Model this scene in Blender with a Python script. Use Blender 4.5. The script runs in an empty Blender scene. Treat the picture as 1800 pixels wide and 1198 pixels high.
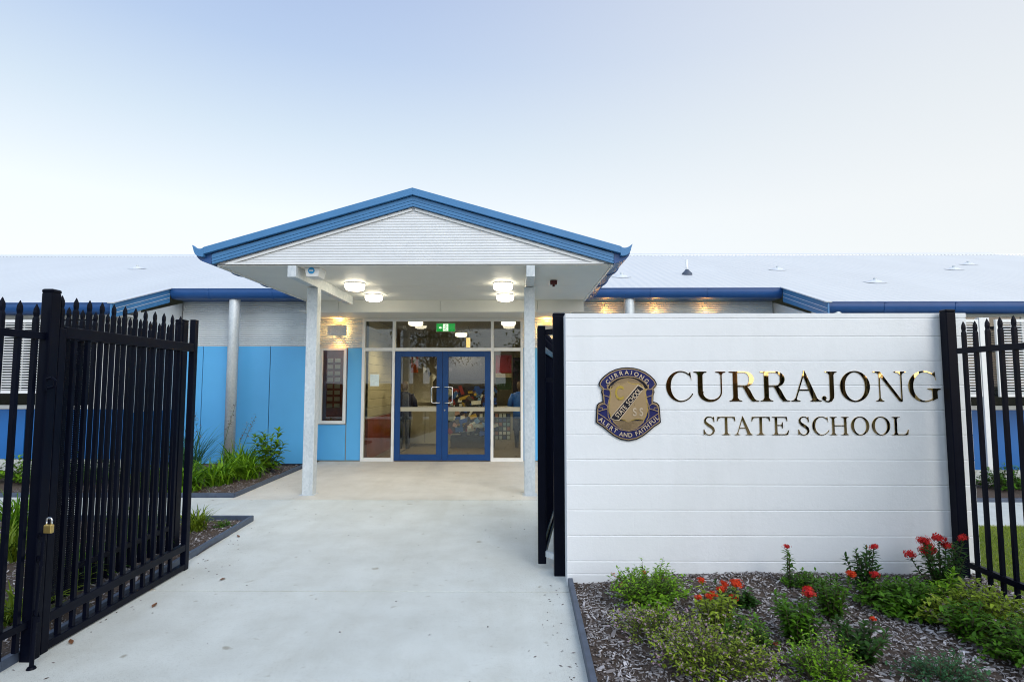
import bpy, bmesh, math, random
from mathutils import Vector, Matrix

# ------------------------------------------------------------------ camera, sky, sun, exposure
SC = bpy.context.scene
COL = SC.collection
CAM = bpy.data.objects.new('camera', bpy.data.cameras.new('camera'))
COL.objects.link(CAM)
CAM.location = (0, 0, 1.66)
CAM.rotation_euler = (math.radians(90 + 4.346), 0, math.radians(0.514))
CAM.data.sensor_width = 36; CAM.data.lens = 20.0
CAM.data.clip_start = 0.05; CAM.data.clip_end = 2000
SC.camera = CAM

SUN_EL, SUN_AZ = 14.0, 150.0          # azimuth clockwise from the view direction (+Y)
W = bpy.data.worlds.new('World'); SC.world = W; W.use_nodes = True
nt = W.node_tree; nt.nodes.clear()
out = nt.nodes.new('ShaderNodeOutputWorld'); bg = nt.nodes.new('ShaderNodeBackground')
sky = nt.nodes.new('ShaderNodeTexSky'); sky.sky_type = 'NISHITA'; sky.sun_disc = False
sky.sun_elevation = math.radians(SUN_EL); sky.sun_rotation = math.radians(SUN_AZ)
sky.air_density = 1.0; sky.dust_density = 2.2; sky.ozone_density = 1.6; sky.altitude = 0
bg.inputs['Strength'].default_value = 0.15
# high thin cloud: the clear sky is veiled by a pale layer, whiter towards the horizon and towards the right (the sunset side)
tcw = nt.nodes.new('ShaderNodeTexCoord'); sxw = nt.nodes.new('ShaderNodeSeparateXYZ'); nt.links.new(tcw.outputs['Generated'], sxw.inputs[0])
def wramp(src, stops):
    r_ = nt.nodes.new('ShaderNodeValToRGB'); e_ = r_.color_ramp.elements
    for i_, (p_, c_) in enumerate(stops):
        q_ = e_[i_] if i_ < 2 and i_ < len(e_) else e_.new(p_)
        q_.position = p_; q_.color = (*c_, 1)
    nt.links.new(src, r_.inputs[0]); return r_.outputs[0]
def wmix(f_, a_, b_):
    x_ = nt.nodes.new('ShaderNodeMix'); x_.data_type = 'RGBA'
    for k_, v_ in ((0, f_), (6, a_), (7, b_)):
        if isinstance(v_, float): x_.inputs[k_].default_value = v_
        elif isinstance(v_, tuple): x_.inputs[k_].default_value = (*v_, 1)
        else: nt.links.new(v_, x_.inputs[k_])
    return x_.outputs[2]
SKG = 3.4                                   # veil brightness next to the physically bright clear sky
veil = wramp(sxw.outputs['Z'], [(0, (.98, .99, 1.0)), (1, (.30, .50, .95)), (.27, (.96, .985, .975)), (.39, (.72, .815, .895)), (.50, (.52, .64, .85)), (.60, (.42, .535, .80))])
mx_ = nt.nodes.new('ShaderNodeMapRange'); mx_.inputs['From Min'].default_value = -.45; mx_.inputs['From Max'].default_value = .75; mx_.inputs['To Max'].default_value = .72; mx_.interpolation_type = 'SMOOTHSTEP'
nt.links.new(sxw.outputs['X'], mx_.inputs[0])
veil = wmix(mx_.outputs[0], veil, (.95, .945, .92))
my_ = nt.nodes.new('ShaderNodeMapRange'); my_.inputs['From Min'].default_value = .25; my_.inputs['From Max'].default_value = -.7; my_.interpolation_type = 'SMOOTHSTEP'
nt.links.new(sxw.outputs['Y'], my_.inputs[0])
veil = wmix(my_.outputs[0], veil, (1.02, 1.24, 1.52))  # brighter, bluer sky behind the camera, added as fill on the front faces
vs_ = nt.nodes.new('ShaderNodeVectorMath'); vs_.operation = 'SCALE'; vs_.inputs['Scale'].default_value = SKG; nt.links.new(veil, vs_.inputs[0])
nt.links.new(wmix(.85, sky.outputs[0], vs_.outputs[0]), bg.inputs[0]); nt.links.new(bg.outputs[0], out.inputs[0])
sl = bpy.data.lights.new('sun', 'SUN'); sl.energy = 0.7; sl.angle = math.radians(28); sl.color = (1, .97, .93)
so = bpy.data.objects.new('sun', sl); COL.objects.link(so)
az, el = math.radians(SUN_AZ), math.radians(38)
so.rotation_euler = Vector((math.sin(az) * math.cos(el), math.cos(az) * math.cos(el), math.sin(el))).to_track_quat('Z', 'Y').to_euler()
SC.view_settings.view_transform = 'Standard'; SC.view_settings.look = 'None'
SC.view_settings.gamma = 1; SC.view_settings.exposure = 1.0
SC.cycles.use_denoising = True; SC.cycles.filter_width = 1.05
SC.cycles.max_bounces = 8; SC.cycles.transparent_max_bounces = 16
SC.cycles.sample_clamp_indirect = 6

rnd = random.Random(7)
R = math.radians

# ------------------------------------------------------------------ materials
def srgb(r, g, b):
    f = lambda c: (c / 255 / 12.92) if c / 255 <= .04045 else ((c / 255 + .055) / 1.055) ** 2.4
    return (f(r), f(g), f(b))

class N:
    def __init__(s, name):
        s.m = bpy.data.materials.new(name); s.m.use_nodes = True
        s.t = s.m.node_tree; s.p = s.t.nodes['Principled BSDF']; s.o = s.t.nodes['Material Output']
    def n(s, typ, **kw):
        x = s.t.nodes.new(typ)
        for k, v in kw.items():
            if k in x.inputs: x.inputs[k].default_value = v
            else: setattr(x, k, v)
        return x
    def l(s, a, b): s.t.links.new(a, b)
    def coord(s, scale=(1, 1, 1)):
        c = s.n('ShaderNodeTexCoord'); m = s.n('ShaderNodeMapping'); m.inputs['Scale'].default_value = scale
        s.l(c.outputs['Object'], m.inputs[0]); return m.outputs[0]
    def noise(s, scale, detail=4, rough=.55, sc=(1, 1, 1)):
        x = s.n('ShaderNodeTexNoise'); x.inputs['Scale'].default_value = scale
        x.inputs['Detail'].default_value = detail; x.inputs['Roughness'].default_value = rough
        s.l(s.coord(sc), x.inputs['Vector']); return x.outputs['Fac']
    def ramp(s, fac, stops):
        x = s.n('ShaderNodeValToRGB'); e = x.color_ramp.elements
        e[0].position, e[0].color = stops[0][0], (*stops[0][1], 1)
        e[1].position, e[1].color = stops[-1][0], (*stops[-1][1], 1)
        for p, c in stops[1:-1]:
            q = e.new(p); q.color = (*c, 1)
        s.l(fac, x.inputs[0]); return x.outputs[0]
    def mix(s, fac, a, b, mode='MIX'):
        x = s.n('ShaderNodeMix', data_type='RGBA', blend_type=mode)
        for k, v in ((0, fac), (6, a), (7, b)):
            if isinstance(v, (int, float)): x.inputs[k].default_value = v
            elif isinstance(v, tuple): x.inputs[k].default_value = (*v, 1)
            else: s.l(v, x.inputs[k])
        return x.outputs[2]
    def bump(s, h, strength=.3, dist=.01):
        b = s.n('ShaderNodeBump'); b.inputs['Strength'].default_value = strength; b.inputs['Distance'].default_value = dist
        s.l(h, b.inputs['Height']); s.l(b.outputs[0], s.p.inputs['Normal'])
    def rough(s, fac, lo, hi):
        x = s.n('ShaderNodeMapRange'); x.inputs['To Min'].default_value = lo; x.inputs['To Max'].default_value = hi
        s.l(fac, x.inputs[0]); s.l(x.outputs[0], s.p.inputs['Roughness'])

def paint(name, c, rough=.45, var=.06, scale=3.0, bump=.0, bscale=60, metal=0, spec=.5, streak=False):
    m = N(name); p = m.p
    nz = m.noise(scale, 5, .6, (1, 1, .25) if streak else (1, 1, 1))
    lo = tuple(x * (1 - var * 1.6) for x in c); hi = tuple(min(1, x * (1 + var)) for x in c)
    m.l(m.ramp(nz, [(.3, lo), (.7, hi)]), p.inputs['Base Color'])
    if rough < .04: p.inputs['Roughness'].default_value = rough
    else: m.rough(m.noise(scale * 4, 3), max(.03, rough - .08), rough + .08)
    p.inputs['Metallic'].default_value = metal; p.inputs['Specular IOR Level'].default_value = spec
    if bump: m.bump(m.noise(bscale, 4, .6), bump, .004)
    return m.m

def m_concrete(name, c):
    m = N(name)
    big = m.noise(.55, 6, .6); mid = m.noise(2.6, 8, .68); fine = m.noise(160, 2, .6); spots = m.noise(9, 2, .4)
    a = m.ramp(big, [(.3, tuple(x * .88 for x in c)), (.7, tuple(min(1, x * 1.07) for x in c))])
    b = m.ramp(mid, [(.30, (.87, .86, .84)), (.60, (1, 1, 1))])
    d = m.ramp(fine, [(.30, (.70, .70, .69)), (.46, (.97, .97, .97)), (.75, (1.0, 1.0, 1.0))])
    e = m.ramp(spots, [(.22, (.62, .58, .52)), (.30, (1, 1, 1))])
    g2 = m.ramp(m.noise(48, 3, .7), [(.30, (.84, .83, .82)), (.44, (1, 1, 1))])
    tr = m.ramp(m.noise(1.1, 4, .6, (2.2, .12, 1)), [(.36, (.95, .945, .935)), (.52, (1, 1, 1))])     # wheel and foot wear along the path
    x = m.mix(1, m.mix(1, m.mix(1, m.mix(1, m.mix(1, a, b, 'MULTIPLY'), d, 'MULTIPLY'), e, 'MULTIPLY'), g2, 'MULTIPLY'), tr, 'MULTIPLY')
    m.l(x, m.p.inputs['Base Color']); m.rough(mid, .55, .8)
    m.bump(m.noise(90, 4, .7), .25, .004)
    return m.m

def m_block(name):
    m = N(name); c = (.78, .79, .80)
    big = m.noise(1.2, 5, .6); st = m.noise(2.2, 5, .6, (1, 1, .18))
    a = m.ramp(big, [(.3, tuple(x * .95 for x in c)), (.7, c)])
    b = m.ramp(st, [(.25, (.93, .93, .92)), (.5, (1, 1, 1))])
    m.l(m.mix(1, a, b, 'MULTIPLY'), m.p.inputs['Base Color']); m.p.inputs['Roughness'].default_value = .55
    # faint vertical block joints filled with paint: brick texture used as height only
    tc = m.n('ShaderNodeTexCoord'); sx = m.n('ShaderNodeSeparateXYZ'); cx = m.n('ShaderNodeCombineXYZ')
    m.l(tc.outputs['Object'], sx.inputs[0]); m.l(sx.outputs['X'], cx.inputs['X']); m.l(sx.outputs['Z'], cx.inputs['Y'])
    mp = m.n('ShaderNodeMapping'); mp.inputs['Location'].default_value = (.11, -.005 - .2077 * 0.0, 0); m.l(cx.outputs[0], mp.inputs[0])
    bk = m.n('ShaderNodeTexBrick'); bk.inputs['Scale'].default_value = 1; bk.inputs['Brick Width'].default_value = .406
    bk.inputs['Row Height'].default_value = .2077; bk.inputs['Mortar Size'].default_value = .003; bk.inputs['Mortar Smooth'].default_value = 1
    m.l(mp.outputs[0], bk.inputs['Vector'])
    ad = m.n('ShaderNodeMath', operation='MULTIPLY_ADD'); ad.inputs[1].default_value = -.12
    m.l(bk.outputs['Fac'], ad.inputs[0]); m.l(m.noise(26, 6, .65), ad.inputs[2])
    m.bump(ad.outputs[0], .28, .008)
    return m.m

def m_galv(name):
    m = N(name)
    v = m.n('ShaderNodeTexVoronoi'); v.inputs['Scale'].default_value = 45; m.l(m.coord((1, 1, .6)), v.inputs['Vector'])
    sp = m.n('ShaderNodeSeparateColor'); m.l(v.outputs['Color'], sp.inputs[0])
    st = m.noise(5, 5, .65, (1, 1, .3))
    a = m.ramp(sp.outputs[0], [(0, (.55, .59, .61)), (1, (.66, .69, .70))])
    b = m.ramp(st, [(.3, (.82, .84, .85)), (.65, (1, 1, 1))])
    m.l(m.mix(1, a, b, 'MULTIPLY'), m.p.inputs['Base Color']); m.p.inputs['Metallic'].default_value = .2
    m.rough(st, .38, .6); return m.m

def m_glass(name, tint=(.93, .96, .95), ior=1.6):
    m = N(name); m.t.nodes.remove(m.p)
    tr = m.n('ShaderNodeBsdfTransparent'); tr.inputs[0].default_value = (*tint, 1)
    gl = m.n('ShaderNodeBsdfGlossy'); gl.inputs['Roughness'].default_value = .01
    fr = m.n('ShaderNodeFresnel'); fr.inputs['IOR'].default_value = ior
    mx = m.n('ShaderNodeMixShader'); m.l(fr.outputs[0], mx.inputs[0]); m.l(tr.outputs[0], mx.inputs[1]); m.l(gl.outputs[0], mx.inputs[2])
    m.l(mx.outputs[0], m.o.inputs[0]); return m.m

def m_emit(name, c, s):
    m = N(name); m.p.inputs['Base Color'].default_value = (*c, 1); m.p.inputs['Emission Color'].default_value = (*c, 1)
    m.p.inputs['Emission Strength'].default_value = s; return m.m

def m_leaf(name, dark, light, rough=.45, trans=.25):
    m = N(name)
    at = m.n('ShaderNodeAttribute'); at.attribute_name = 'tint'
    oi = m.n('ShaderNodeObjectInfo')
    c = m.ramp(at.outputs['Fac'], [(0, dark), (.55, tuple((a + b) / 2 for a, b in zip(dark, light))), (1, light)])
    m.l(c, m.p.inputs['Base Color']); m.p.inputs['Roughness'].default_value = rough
    m.p.inputs['Specular IOR Level'].default_value = .16
    tl = m.n('ShaderNodeBsdfTranslucent'); m.l(c, tl.inputs[0])
    mx = m.n('ShaderNodeMixShader'); mx.inputs[0].default_value = trans
    m.l(m.p.outputs[0], mx.inputs[1]); m.l(tl.outputs[0], mx.inputs[2]); m.l(mx.outputs[0], m.o.inputs[0])
    return m.m

def m_soil(name, a, b):
    m = N(name); n1 = m.noise(6, 8, .7); n2 = m.noise(70, 6, .75)
    m.l(m.mix(.6, m.ramp(n1, [(.3, a), (.7, b)]), m.ramp(n2, [(.3, tuple(x * .5 for x in a)), (.7, tuple(x * 1.3 for x in b))])), m.p.inputs['Base Color'])
    m.p.inputs['Roughness'].default_value = .95; m.bump(n2, .9, .02); return m.m

def m_roof(name, c):
    m = N(name)
    tc = m.n('ShaderNodeTexCoord'); sx = m.n('ShaderNodeSeparateXYZ'); m.l(tc.outputs['Object'], sx.inputs[0])
    ml = m.n('ShaderNodeMath', operation='MULTIPLY'); ml.inputs[1].default_value = 2 * math.pi / .19; m.l(sx.outputs['X'], ml.inputs[0])
    sn = m.n('ShaderNodeMath', operation='SINE'); m.l(ml.outputs[0], sn.inputs[0])
    nz = m.noise(.8, 5, .6, (1, .3, .3))
    m.l(m.ramp(nz, [(.3, tuple(x * .93 for x in c)), (.7, c)]), m.p.inputs['Base Color'])
    m.p.inputs['Roughness'].default_value = .42; m.p.inputs['Metallic'].default_value = .15
    m.bump(sn.outputs[0], .22, .02); return m.m

M = {}
M['concrete'] = m_concrete('concrete', (.65, .67, .63))
M['concrete_warm'] = m_concrete('concrete_portico', (.66, .63, .56))
M['block'] = m_block('painted_block')
M['white'] = paint('white_paint', (.78, .78, .77), .4, .03)
M['soffit'] = paint('soffit_white', (.70, .70, .66), .5, .02)
M['corr'] = paint('corrugated_zinc', (.62, .66, .68), .35, .05, metal=.25, streak=True)
M['gable'] = paint('gable_zinc', (.72, .73, .74), .38, .03, metal=.15)
M['roof'] = m_roof('roof_sheet', (.70, .71, .71))
M['flash'] = paint('flashing', (.72, .74, .76), .35, .03, metal=.2)
M['blue_panel'] = paint('sky_blue_panel', (.105, .43, .80), .42, .03, 1.2)
M['deep_panel'] = paint('deep_blue_panel', (.010, .13, .42), .42, .04, 1.2)
M['fascia'] = paint('fascia_blue', (.055, .20, .42), .4, .04)
M['gutter'] = paint('gutter_blue', (.016, .078, .25), .35, .05)
M['door'] = paint('door_blue', (.007, .052, .19), .4, .05, spec=.3)
M['black'] = paint('black_powdercoat', (.002, .003, .009), .34, .2, spec=.09)
M['frame'] = paint('white_aluminium', (.78, .78, .76), .35, .03)
M['galv'] = m_galv('galvanised')
M['glass'] = m_glass('clear_glass', (.78, .80, .76), 1.7)
M['darkglass'] = m_glass('tinted_glass', (.55, .6, .6), 1.9)
M['gold'] = paint('gold_mirror', (.78, .57, .27), .02, .04, 5, metal=1)
M['brass'] = paint('brass', (.72, .52, .18), .3, .1, 20, metal=.9)
M['chrome'] = paint('polished_steel', (.78, .78, .78), .16, .03, metal=1)
M['crest_black'] = paint('crest_black', (.012, .012, .02), .25)
M['crest_blue'] = paint('crest_blue', (.016, .020, .105), .25, .1)
M['crest_tan'] = paint('crest_tan', (.40, .28, .15), .3, .03, 3, metal=.3)
M['crest_gold'] = paint('crest_gold', (.52, .37, .07), .28, .08, 6, metal=.4)
M['crest_pale'] = paint('crest_pale', (.62, .50, .36), .3, .06, metal=.3)
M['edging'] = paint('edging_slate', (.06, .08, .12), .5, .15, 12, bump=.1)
M['soil'] = m_soil('mulch_soil', (.045, .028, .019), (.12, .085, .065))
M['ground'] = m_soil('verge_ground', (.06, .075, .03), (.10, .10, .05))
M['lawn'] = m_soil('lawn_soil', (.10, .14, .025), (.20, .23, .05))
M['chip'] = m_leaf('wood_chip', (.055, .036, .026), (.60, .57, .58), .85, 0)
M['grass'] = m_leaf('grass_blades', (.10, .20, .015), (.40, .46, .07), .5, .4)
M['leaf_mid'] = m_leaf('leaf_mid_green', (.008, .036, .004), (.10, .24, .014))
M['leaf_bright'] = m_leaf('leaf_bright_green', (.018, .085, .005), (.24, .45, .02))
M['leaf_dark'] = m_leaf('leaf_dark_green', (.006, .022, .005), (.05, .14, .018))
M['leaf_yellow'] = m_leaf('leaf_yellow_green', (.020, .065, .005), (.34, .44, .035))
M['leaf_blue'] = m_leaf('leaf_blue_green', (.012, .05, .022), (.07, .19, .07))
M['stem'] = paint('plant_stem', (.07, .06, .03), .8, .2, 30)
M['red'] = m_leaf('petal_red', (.36, .004, .010), (.78, .05, .04), .5, .2)
M['orange'] = m_leaf('petal_orange', (.50, .02, .006), (.82, .10, .025), .5, .2)
M['pink'] = m_leaf('petal_pink', (.45, .25, .36), (.75, .58, .66), .5, .2)
M['seed'] = m_leaf('seed_head', (.10, .08, .09), (.25, .22, .22), .8, 0)
M['lamp'] = m_emit('lamp_diffuser', (1, .90, .68), 5.0)
M['lamp_in'] = m_emit('lobby_lamp_diffuser', (1, .88, .62), 2.0)
M['warm'] = m_emit('warm_lamp', (1, .62, .22), 16.0)
M['siren'] = paint('siren_red', (.075, .006, .006), .3)
M['sticker'] = paint('sticker_blue', (.02, .30, .62), .4)
M['int_wall'] = paint('lobby_wall', (.42, .39, .30), .7, .05)
M['int_block'] = paint('lobby_block', (.50, .46, .33), .6, .06, 2)
M['int_brown'] = paint('lobby_timber', (.26, .045, .015), .4, .25, 6, streak=True)
M['int_floor'] = paint('lobby_floor', (.16, .13, .095), .3, .1, 1)
M['int_ceil'] = paint('lobby_ceiling', (.27, .25, .20), .8, .04)
M['dark'] = paint('dark_navy', (.008, .010, .022), .5, .2)
M['timber'] = paint('paling_timber', (.14, .075, .03), .8, .3, 8, streak=True)
M['bark'] = paint('bark', (.10, .075, .05), .9, .3, 14, bump=.5, bscale=12)
M['asphalt'] = paint('asphalt', (.05, .05, .052), .85, .15, 6, bump=.3)
M['brick'] = paint('house_brick', (.30, .14, .08), .8, .2, 10)
M['tile'] = paint('roof_tile', (.16, .07, .05), .7, .2, 10)
PAL = {}
def pal(c):
    if c not in PAL: PAL[c] = paint('paper_%d' % len(PAL), srgb(*c), .6, .08, 20)
    return PAL[c]

# ------------------------------------------------------------------ mesh building
class MB:
    def __init__(s): s.v = []; s.f = []; s.t = []
    def add(s, vs, fs, tint=0.5):
        b = len(s.v); s.v += [tuple(p) for p in vs]; s.f += [tuple(b + i for i in f) for f in fs]; s.t += [tint] * len(fs); return s
    def box(s, x0, x1, y0, y1, z0, z1):
        return s.add([(x0, y0, z0), (x1, y0, z0), (x1, y1, z0), (x0, y1, z0), (x0, y0, z1), (x1, y0, z1), (x1, y1, z1), (x0, y1, z1)],
                     [(3, 2, 1, 0), (4, 5, 6, 7), (0, 1, 5, 4), (1, 2, 6, 5), (2, 3, 7, 6), (3, 0, 4, 7)])
    def loft(s, rings, cap=True, tint=.5):
        n = len(rings[0]); vs = [p for r in rings for p in r]; fs = []
        for k in range(len(rings) - 1):
            for i in range(n):
                j = (i + 1) % n; fs.append((k * n + i, k * n + j, (k + 1) * n + j, (k + 1) * n + i))
        if cap: fs += [tuple(reversed(range(n))), tuple(range((len(rings) - 1) * n, len(rings) * n))]
        return s.add(vs, fs, tint)
    def bar(s, p, q, w, h=None, up=(0, 0, 1)):
        h = h or w; p = Vector(p); q = Vector(q); d = (q - p).normalized(); u = Vector(up)
        if abs(d.dot(u)) > .98: u = Vector((0, 1, 0))
        a = d.cross(u).normalized() * w / 2; b = a.cross(d).normalized() * h / 2
        return s.loft([[c - a - b, c + a - b, c + a + b, c - a + b] for c in (p, q)])
    def prism(s, poly, axis, a, b):
        n = len(poly)
        mk = {'x': lambda u, v, w: (w, u, v), 'y': lambda u, v, w: (u, w, v), 'z': lambda u, v, w: (u, v, w)}[axis]
        vs = [mk(u, v, a) for u, v in poly] + [mk(u, v, b) for u, v in poly]
        fs = [tuple(reversed(range(n))), tuple(range(n, 2 * n))] + [(i, (i + 1) % n, n + (i + 1) % n, n + i) for i in range(n)]
        return s.add(vs, fs)
    def tube(s, pts, r, n=8, cap=True, tint=.5):
        pts = [Vector(p) for p in pts]; rs = r if isinstance(r, (list, tuple)) else [r] * len(pts); rings = []
        a = None
        for i, p in enumerate(pts):
            d = (pts[min(i + 1, len(pts) - 1)] - pts[max(i - 1, 0)]).normalized()
            if a is None:
                u = Vector((0, 0, 1)) if abs(d.z) < .9 else Vector((1, 0, 0)); a = d.cross(u).normalized()
            a = (a - d * a.dot(d)).normalized(); b = d.cross(a)
            rings.append([p + (a * math.cos(t) + b * math.sin(t)) * rs[i] for t in [2 * math.pi * k / n for k in range(n)]])
        return s.loft(rings, cap, tint)
    def lathe(s, prof, c, n=24, axis='z'):
        rings = []
        for r, h in prof:
            ring = []
            for k in range(n):
                t = 2 * math.pi * k / n; x, y = r * math.cos(t), r * math.sin(t)
                ring.append((c[0] + x, c[1] + y, c[2] + h) if axis == 'z' else (c[0] + x, c[1] - h, c[2] + y))
            rings.append(ring)
        return s.loft(rings)
    def build(s, name, mat, parent=None, smooth=False, bevel=0, seg=2):
        off = Vector((0, 0, 0)); p = parent
        while p is not None: off += p.location; p = p.parent
        me = bpy.data.meshes.new(name)
        me.from_pydata([tuple(Vector(v) - off) for v in s.v], [], s.f)
        a = me.attributes.new('tint', 'FLOAT', 'FACE'); a.data.foreach_set('value', s.t)
        bm = bmesh.new(); bm.from_mesh(me)
        if len(s.f) < 6000: bmesh.ops.recalc_face_normals(bm, faces=bm.faces)
        bm.to_mesh(me); bm.free()
        me.materials.append(mat)
        if smooth: me.polygons.foreach_set('use_smooth', [True] * len(me.polygons))
        o = bpy.data.objects.new(name, me); COL.objects.link(o)
        if parent is not None: o.parent = parent
        if bevel:
            b = o.modifiers.new('bevel', 'BEVEL'); b.width = bevel; b.segments = seg; b.limit_method = 'ANGLE'; b.angle_limit = R(40)
        return o

def tag(o, label=None, cat=None, group=None, kind=None):
    if label: o['label'] = label
    if cat: o['category'] = cat
    if group: o['group'] = group
    if kind: o['kind'] = kind
    return o
def thing(name, label, cat, loc, group=None):
    o = bpy.data.objects.new(name, None); o.empty_display_size = .1; COL.objects.link(o); o.location = loc
    return tag(o, label, cat, group)
def copy_tree(o, parent=None):
    c = o.copy(); COL.objects.link(c)
    if parent is not None: c.parent = parent
    for ch in list(o.children): copy_tree(ch, c)
    return c
def corr(mb, x0, x1, y, z0, z1, pitch=.04, amp=.007, xlim=None, sub=6):
    """horizontal corrugated sheet facing -Y; xlim(z)->(x0,x1) clips it"""
    n = max(2, int((z1 - z0) / pitch * sub)); rows = []
    for i in range(n + 1):
        z = z0 + (z1 - z0) * i / n; yy = y - amp * math.cos(2 * math.pi * (z - z0) / pitch)
        a, b = xlim(z) if xlim else (x0, x1); rows.append(((a, yy, z), (b, yy, z)))
    vs = [p for r in rows for p in r]
    mb.add(vs, [(2 * i, 2 * i + 1, 2 * i + 3, 2 * i + 2) for i in range(n)]); return mb

# ------------------------------------------------------------------ setting: ground, paths, beds
def sheet(name, poly, z0, z1, mat, kind='structure', bevel=.002):
    return tag(MB().prism(poly, 'z', z0, z1).build(name, mat, bevel=bevel), kind=kind)
g = MB().add([(-400, -400, -.06), (400, -400, -.06), (400, 600, -.06), (-400, 600, -.06)], [(0, 1, 2, 3)]).build('ground', M['ground']); tag(g, kind='structure')
sheet('path', [(-2.93, -2.6), (.36, -2.6), (.43, 4.700), (-3.07, 4.700)], -.05, 0, M['concrete'])
sheet('path', [(-3.07, 4.714), (.43, 4.714), (.43, 6.94), (45, 6.94), (45, 8.25), (1.62, 8.25), (1.62, 8.325), (-4.165, 8.325), (-4.165, 7.09), (-3.22, 7.09)], -.05, 0, M['concrete'])
sheet('path', [(-45, 7.09), (-4.172, 7.09), (-4.172, 8.47), (-45, 8.47)], -.05, 0, M['concrete'])
sheet('portico_pavement', [(-4.165, 8.343), (1.62, 8.343), (1.62, 12.46), (-4.28, 12.46), (-4.165, 8.55)], -.05, 0, M['concrete_warm'])
sheet('pavement', [(-60, -4.6), (60, -4.6), (60, -2.61), (-60, -2.61)], -.05, 0, M['concrete'])
sheet('road', [(-120, -14), (120, -14), (120, -6), (-120, -6)], -.055, -.02, M['asphalt'], bevel=0)

def hgt(x, y):   # mulch mounds
    return .012 * math.sin(3.1 * x + 1.7 * y) + .010 * math.sin(5.3 * y - 2.2 * x + 1) + .006 * math.sin(11 * x + 3) * math.sin(9 * y)
def bedz(x, y, base, rise=None):
    z = base + hgt(x, y)
    if rise: z += rise(x, y)
    return z
def garden_soil(x0, x1, y0, y1, base, rise=None, xl=None, step=.06):
    mb = MB(); nx = max(2, int((x1 - x0) / step)); ny = max(2, int((y1 - y0) / step)); vs = []
    for j in range(ny + 1):
        y = y0 + (y1 - y0) * j / ny; a, b = xl(y) if xl else (x0, x1)
        for i in range(nx + 1):
            x = a + (b - a) * i / nx; vs.append((x, y, bedz(x, y, base, rise)))
    fs = [(j * (nx + 1) + i, j * (nx + 1) + i + 1, (j + 1) * (nx + 1) + i + 1, (j + 1) * (nx + 1) + i) for j in range(ny) for i in range(nx)]
    mb.add(vs, fs)
    o = mb.build('garden_soil', M['soil'], smooth=True); return tag(o, kind='structure')
def mulch(x0, x1, y0, y1, base, n, rise=None, xl=None, big=1.0, bright=1.0, seed=1):
    r = random.Random(seed); mb = MB()
    for _ in range(n):
        y = y0 + (y1 - y0) * r.random() ** 1.0; a, b = xl(y) if xl else (x0, x1); x = r.uniform(a, b)
        z = bedz(x, y, base, rise) + r.uniform(.0, .014)
        L = min(.085, r.lognormvariate(-4.0, .5)) * big; w = L * r.uniform(.18, .45); t = r.uniform(.002, .006)
        an = r.uniform(0, math.pi); ti = r.gauss(0, .28); d = Vector((math.cos(an) * math.cos(ti), math.sin(an) * math.cos(ti), math.sin(ti)))
        c = Vector((x, y, z)); s = d.cross(Vector((r.gauss(0, .3), r.gauss(0, .3), 1))).normalized() * w / 2; u = s.cross(d).normalized() * t
        e = d * L / 2; k = r.uniform(.4, .9); j = r.uniform(.3, .8)
        vs = [c - e - s * k, c - s, c + e - s * j, c + e + s * k, c + s, c - e + s * j]
        vs = vs + [v + u for v in vs]
        tn = min(1, max(0, (r.betavariate(1.1, 1.5)) * bright))
        mb.add(vs, [(6, 7, 8, 9, 10, 11), (0, 1, 7, 6), (1, 2, 8, 7), (2, 3, 9, 8), (3, 4, 10, 9), (4, 5, 11, 10), (5, 0, 6, 11)], tn)
    o = mb.build('bark_mulch', M['chip']); return tag(o, kind='stuff')
rise_r = lambda x, y: .055 * min(1, max(0, (x - .55) / .6)) * min(1, max(0, (y - 2.4) / 1.2)) + .03 * max(0, 1 - abs(y - 4.8) / .5) * min(1, max(0, (x - .6) / .5))
BR = dict(base=.015, rise=rise_r)
garden_soil(.44, 3.78, 1.2, 4.87, **BR)
mulch(.45, 3.78, 2.4, 4.85, n=21000, big=1.0, seed=3, **BR)
xl1 = lambda y: (-9.0, -3.10 - .12 * max(0, min(1, (y - 5.5) / 1.55)) + .08 * max(0, min(1, (5.5 - y) / 2.6)))
garden_soil(-9, -3.05, 1.0, 7.0, .0, xl=xl1, step=.1)
mulch(-6.5, -3.05, 3.0, 6.98, .0, 9000, xl=lambda y: (-6.5, xl1(y)[1] - .02), seed=4)
xl2 = lambda y: (-14.0, -4.19 - .14 * max(0, min(1, (y - 8.5) / 2.9)))
garden_soil(-14, -4.2, 8.52, 12.1, .0, xl=xl2, step=.12)
mulch(-8, -4.2, 8.55, 11.9, .0, 7000, xl=lambda y: (-8, xl2(y)[1] - .03), big=1.1, bright=.62, seed=5)
garden_soil(1.66, 14, 8.3, 12.0, .0, step=.15)

def edge(label, pts, w=.038, z=.06):
    o = MB()
    for p, q in zip(pts[:-1], pts[1:]):
        o.bar((p[0], p[1], z / 2 - .02), (q[0], q[1], z / 2 - .02), w, z + .04)
    return tag(o.build('garden_edging', M['edging'], bevel=.003), label, 'garden edging')
edge('slate grey edging strip along the flower bed in front of the sign wall', [(.44, 4.86), (.385, 1.2)])
edge('dark edging strip beside the left gate, ending in a pointed corner by the path', [(-2.99, 1.2), (-3.01, 3.41), (-3.13, 5.5), (-3.24, 7.07), (-9, 7.07)])
edge('dark edging strip around the strappy plant bed left of the portico column', [(-12, 8.51), (-4.17, 8.51), (-4.31, 11.86)])
edge('thin edging strip in front of the shrub bed seen through the right fence', [(1.66, 8.27), (14, 8.27)], .05, .05)

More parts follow.
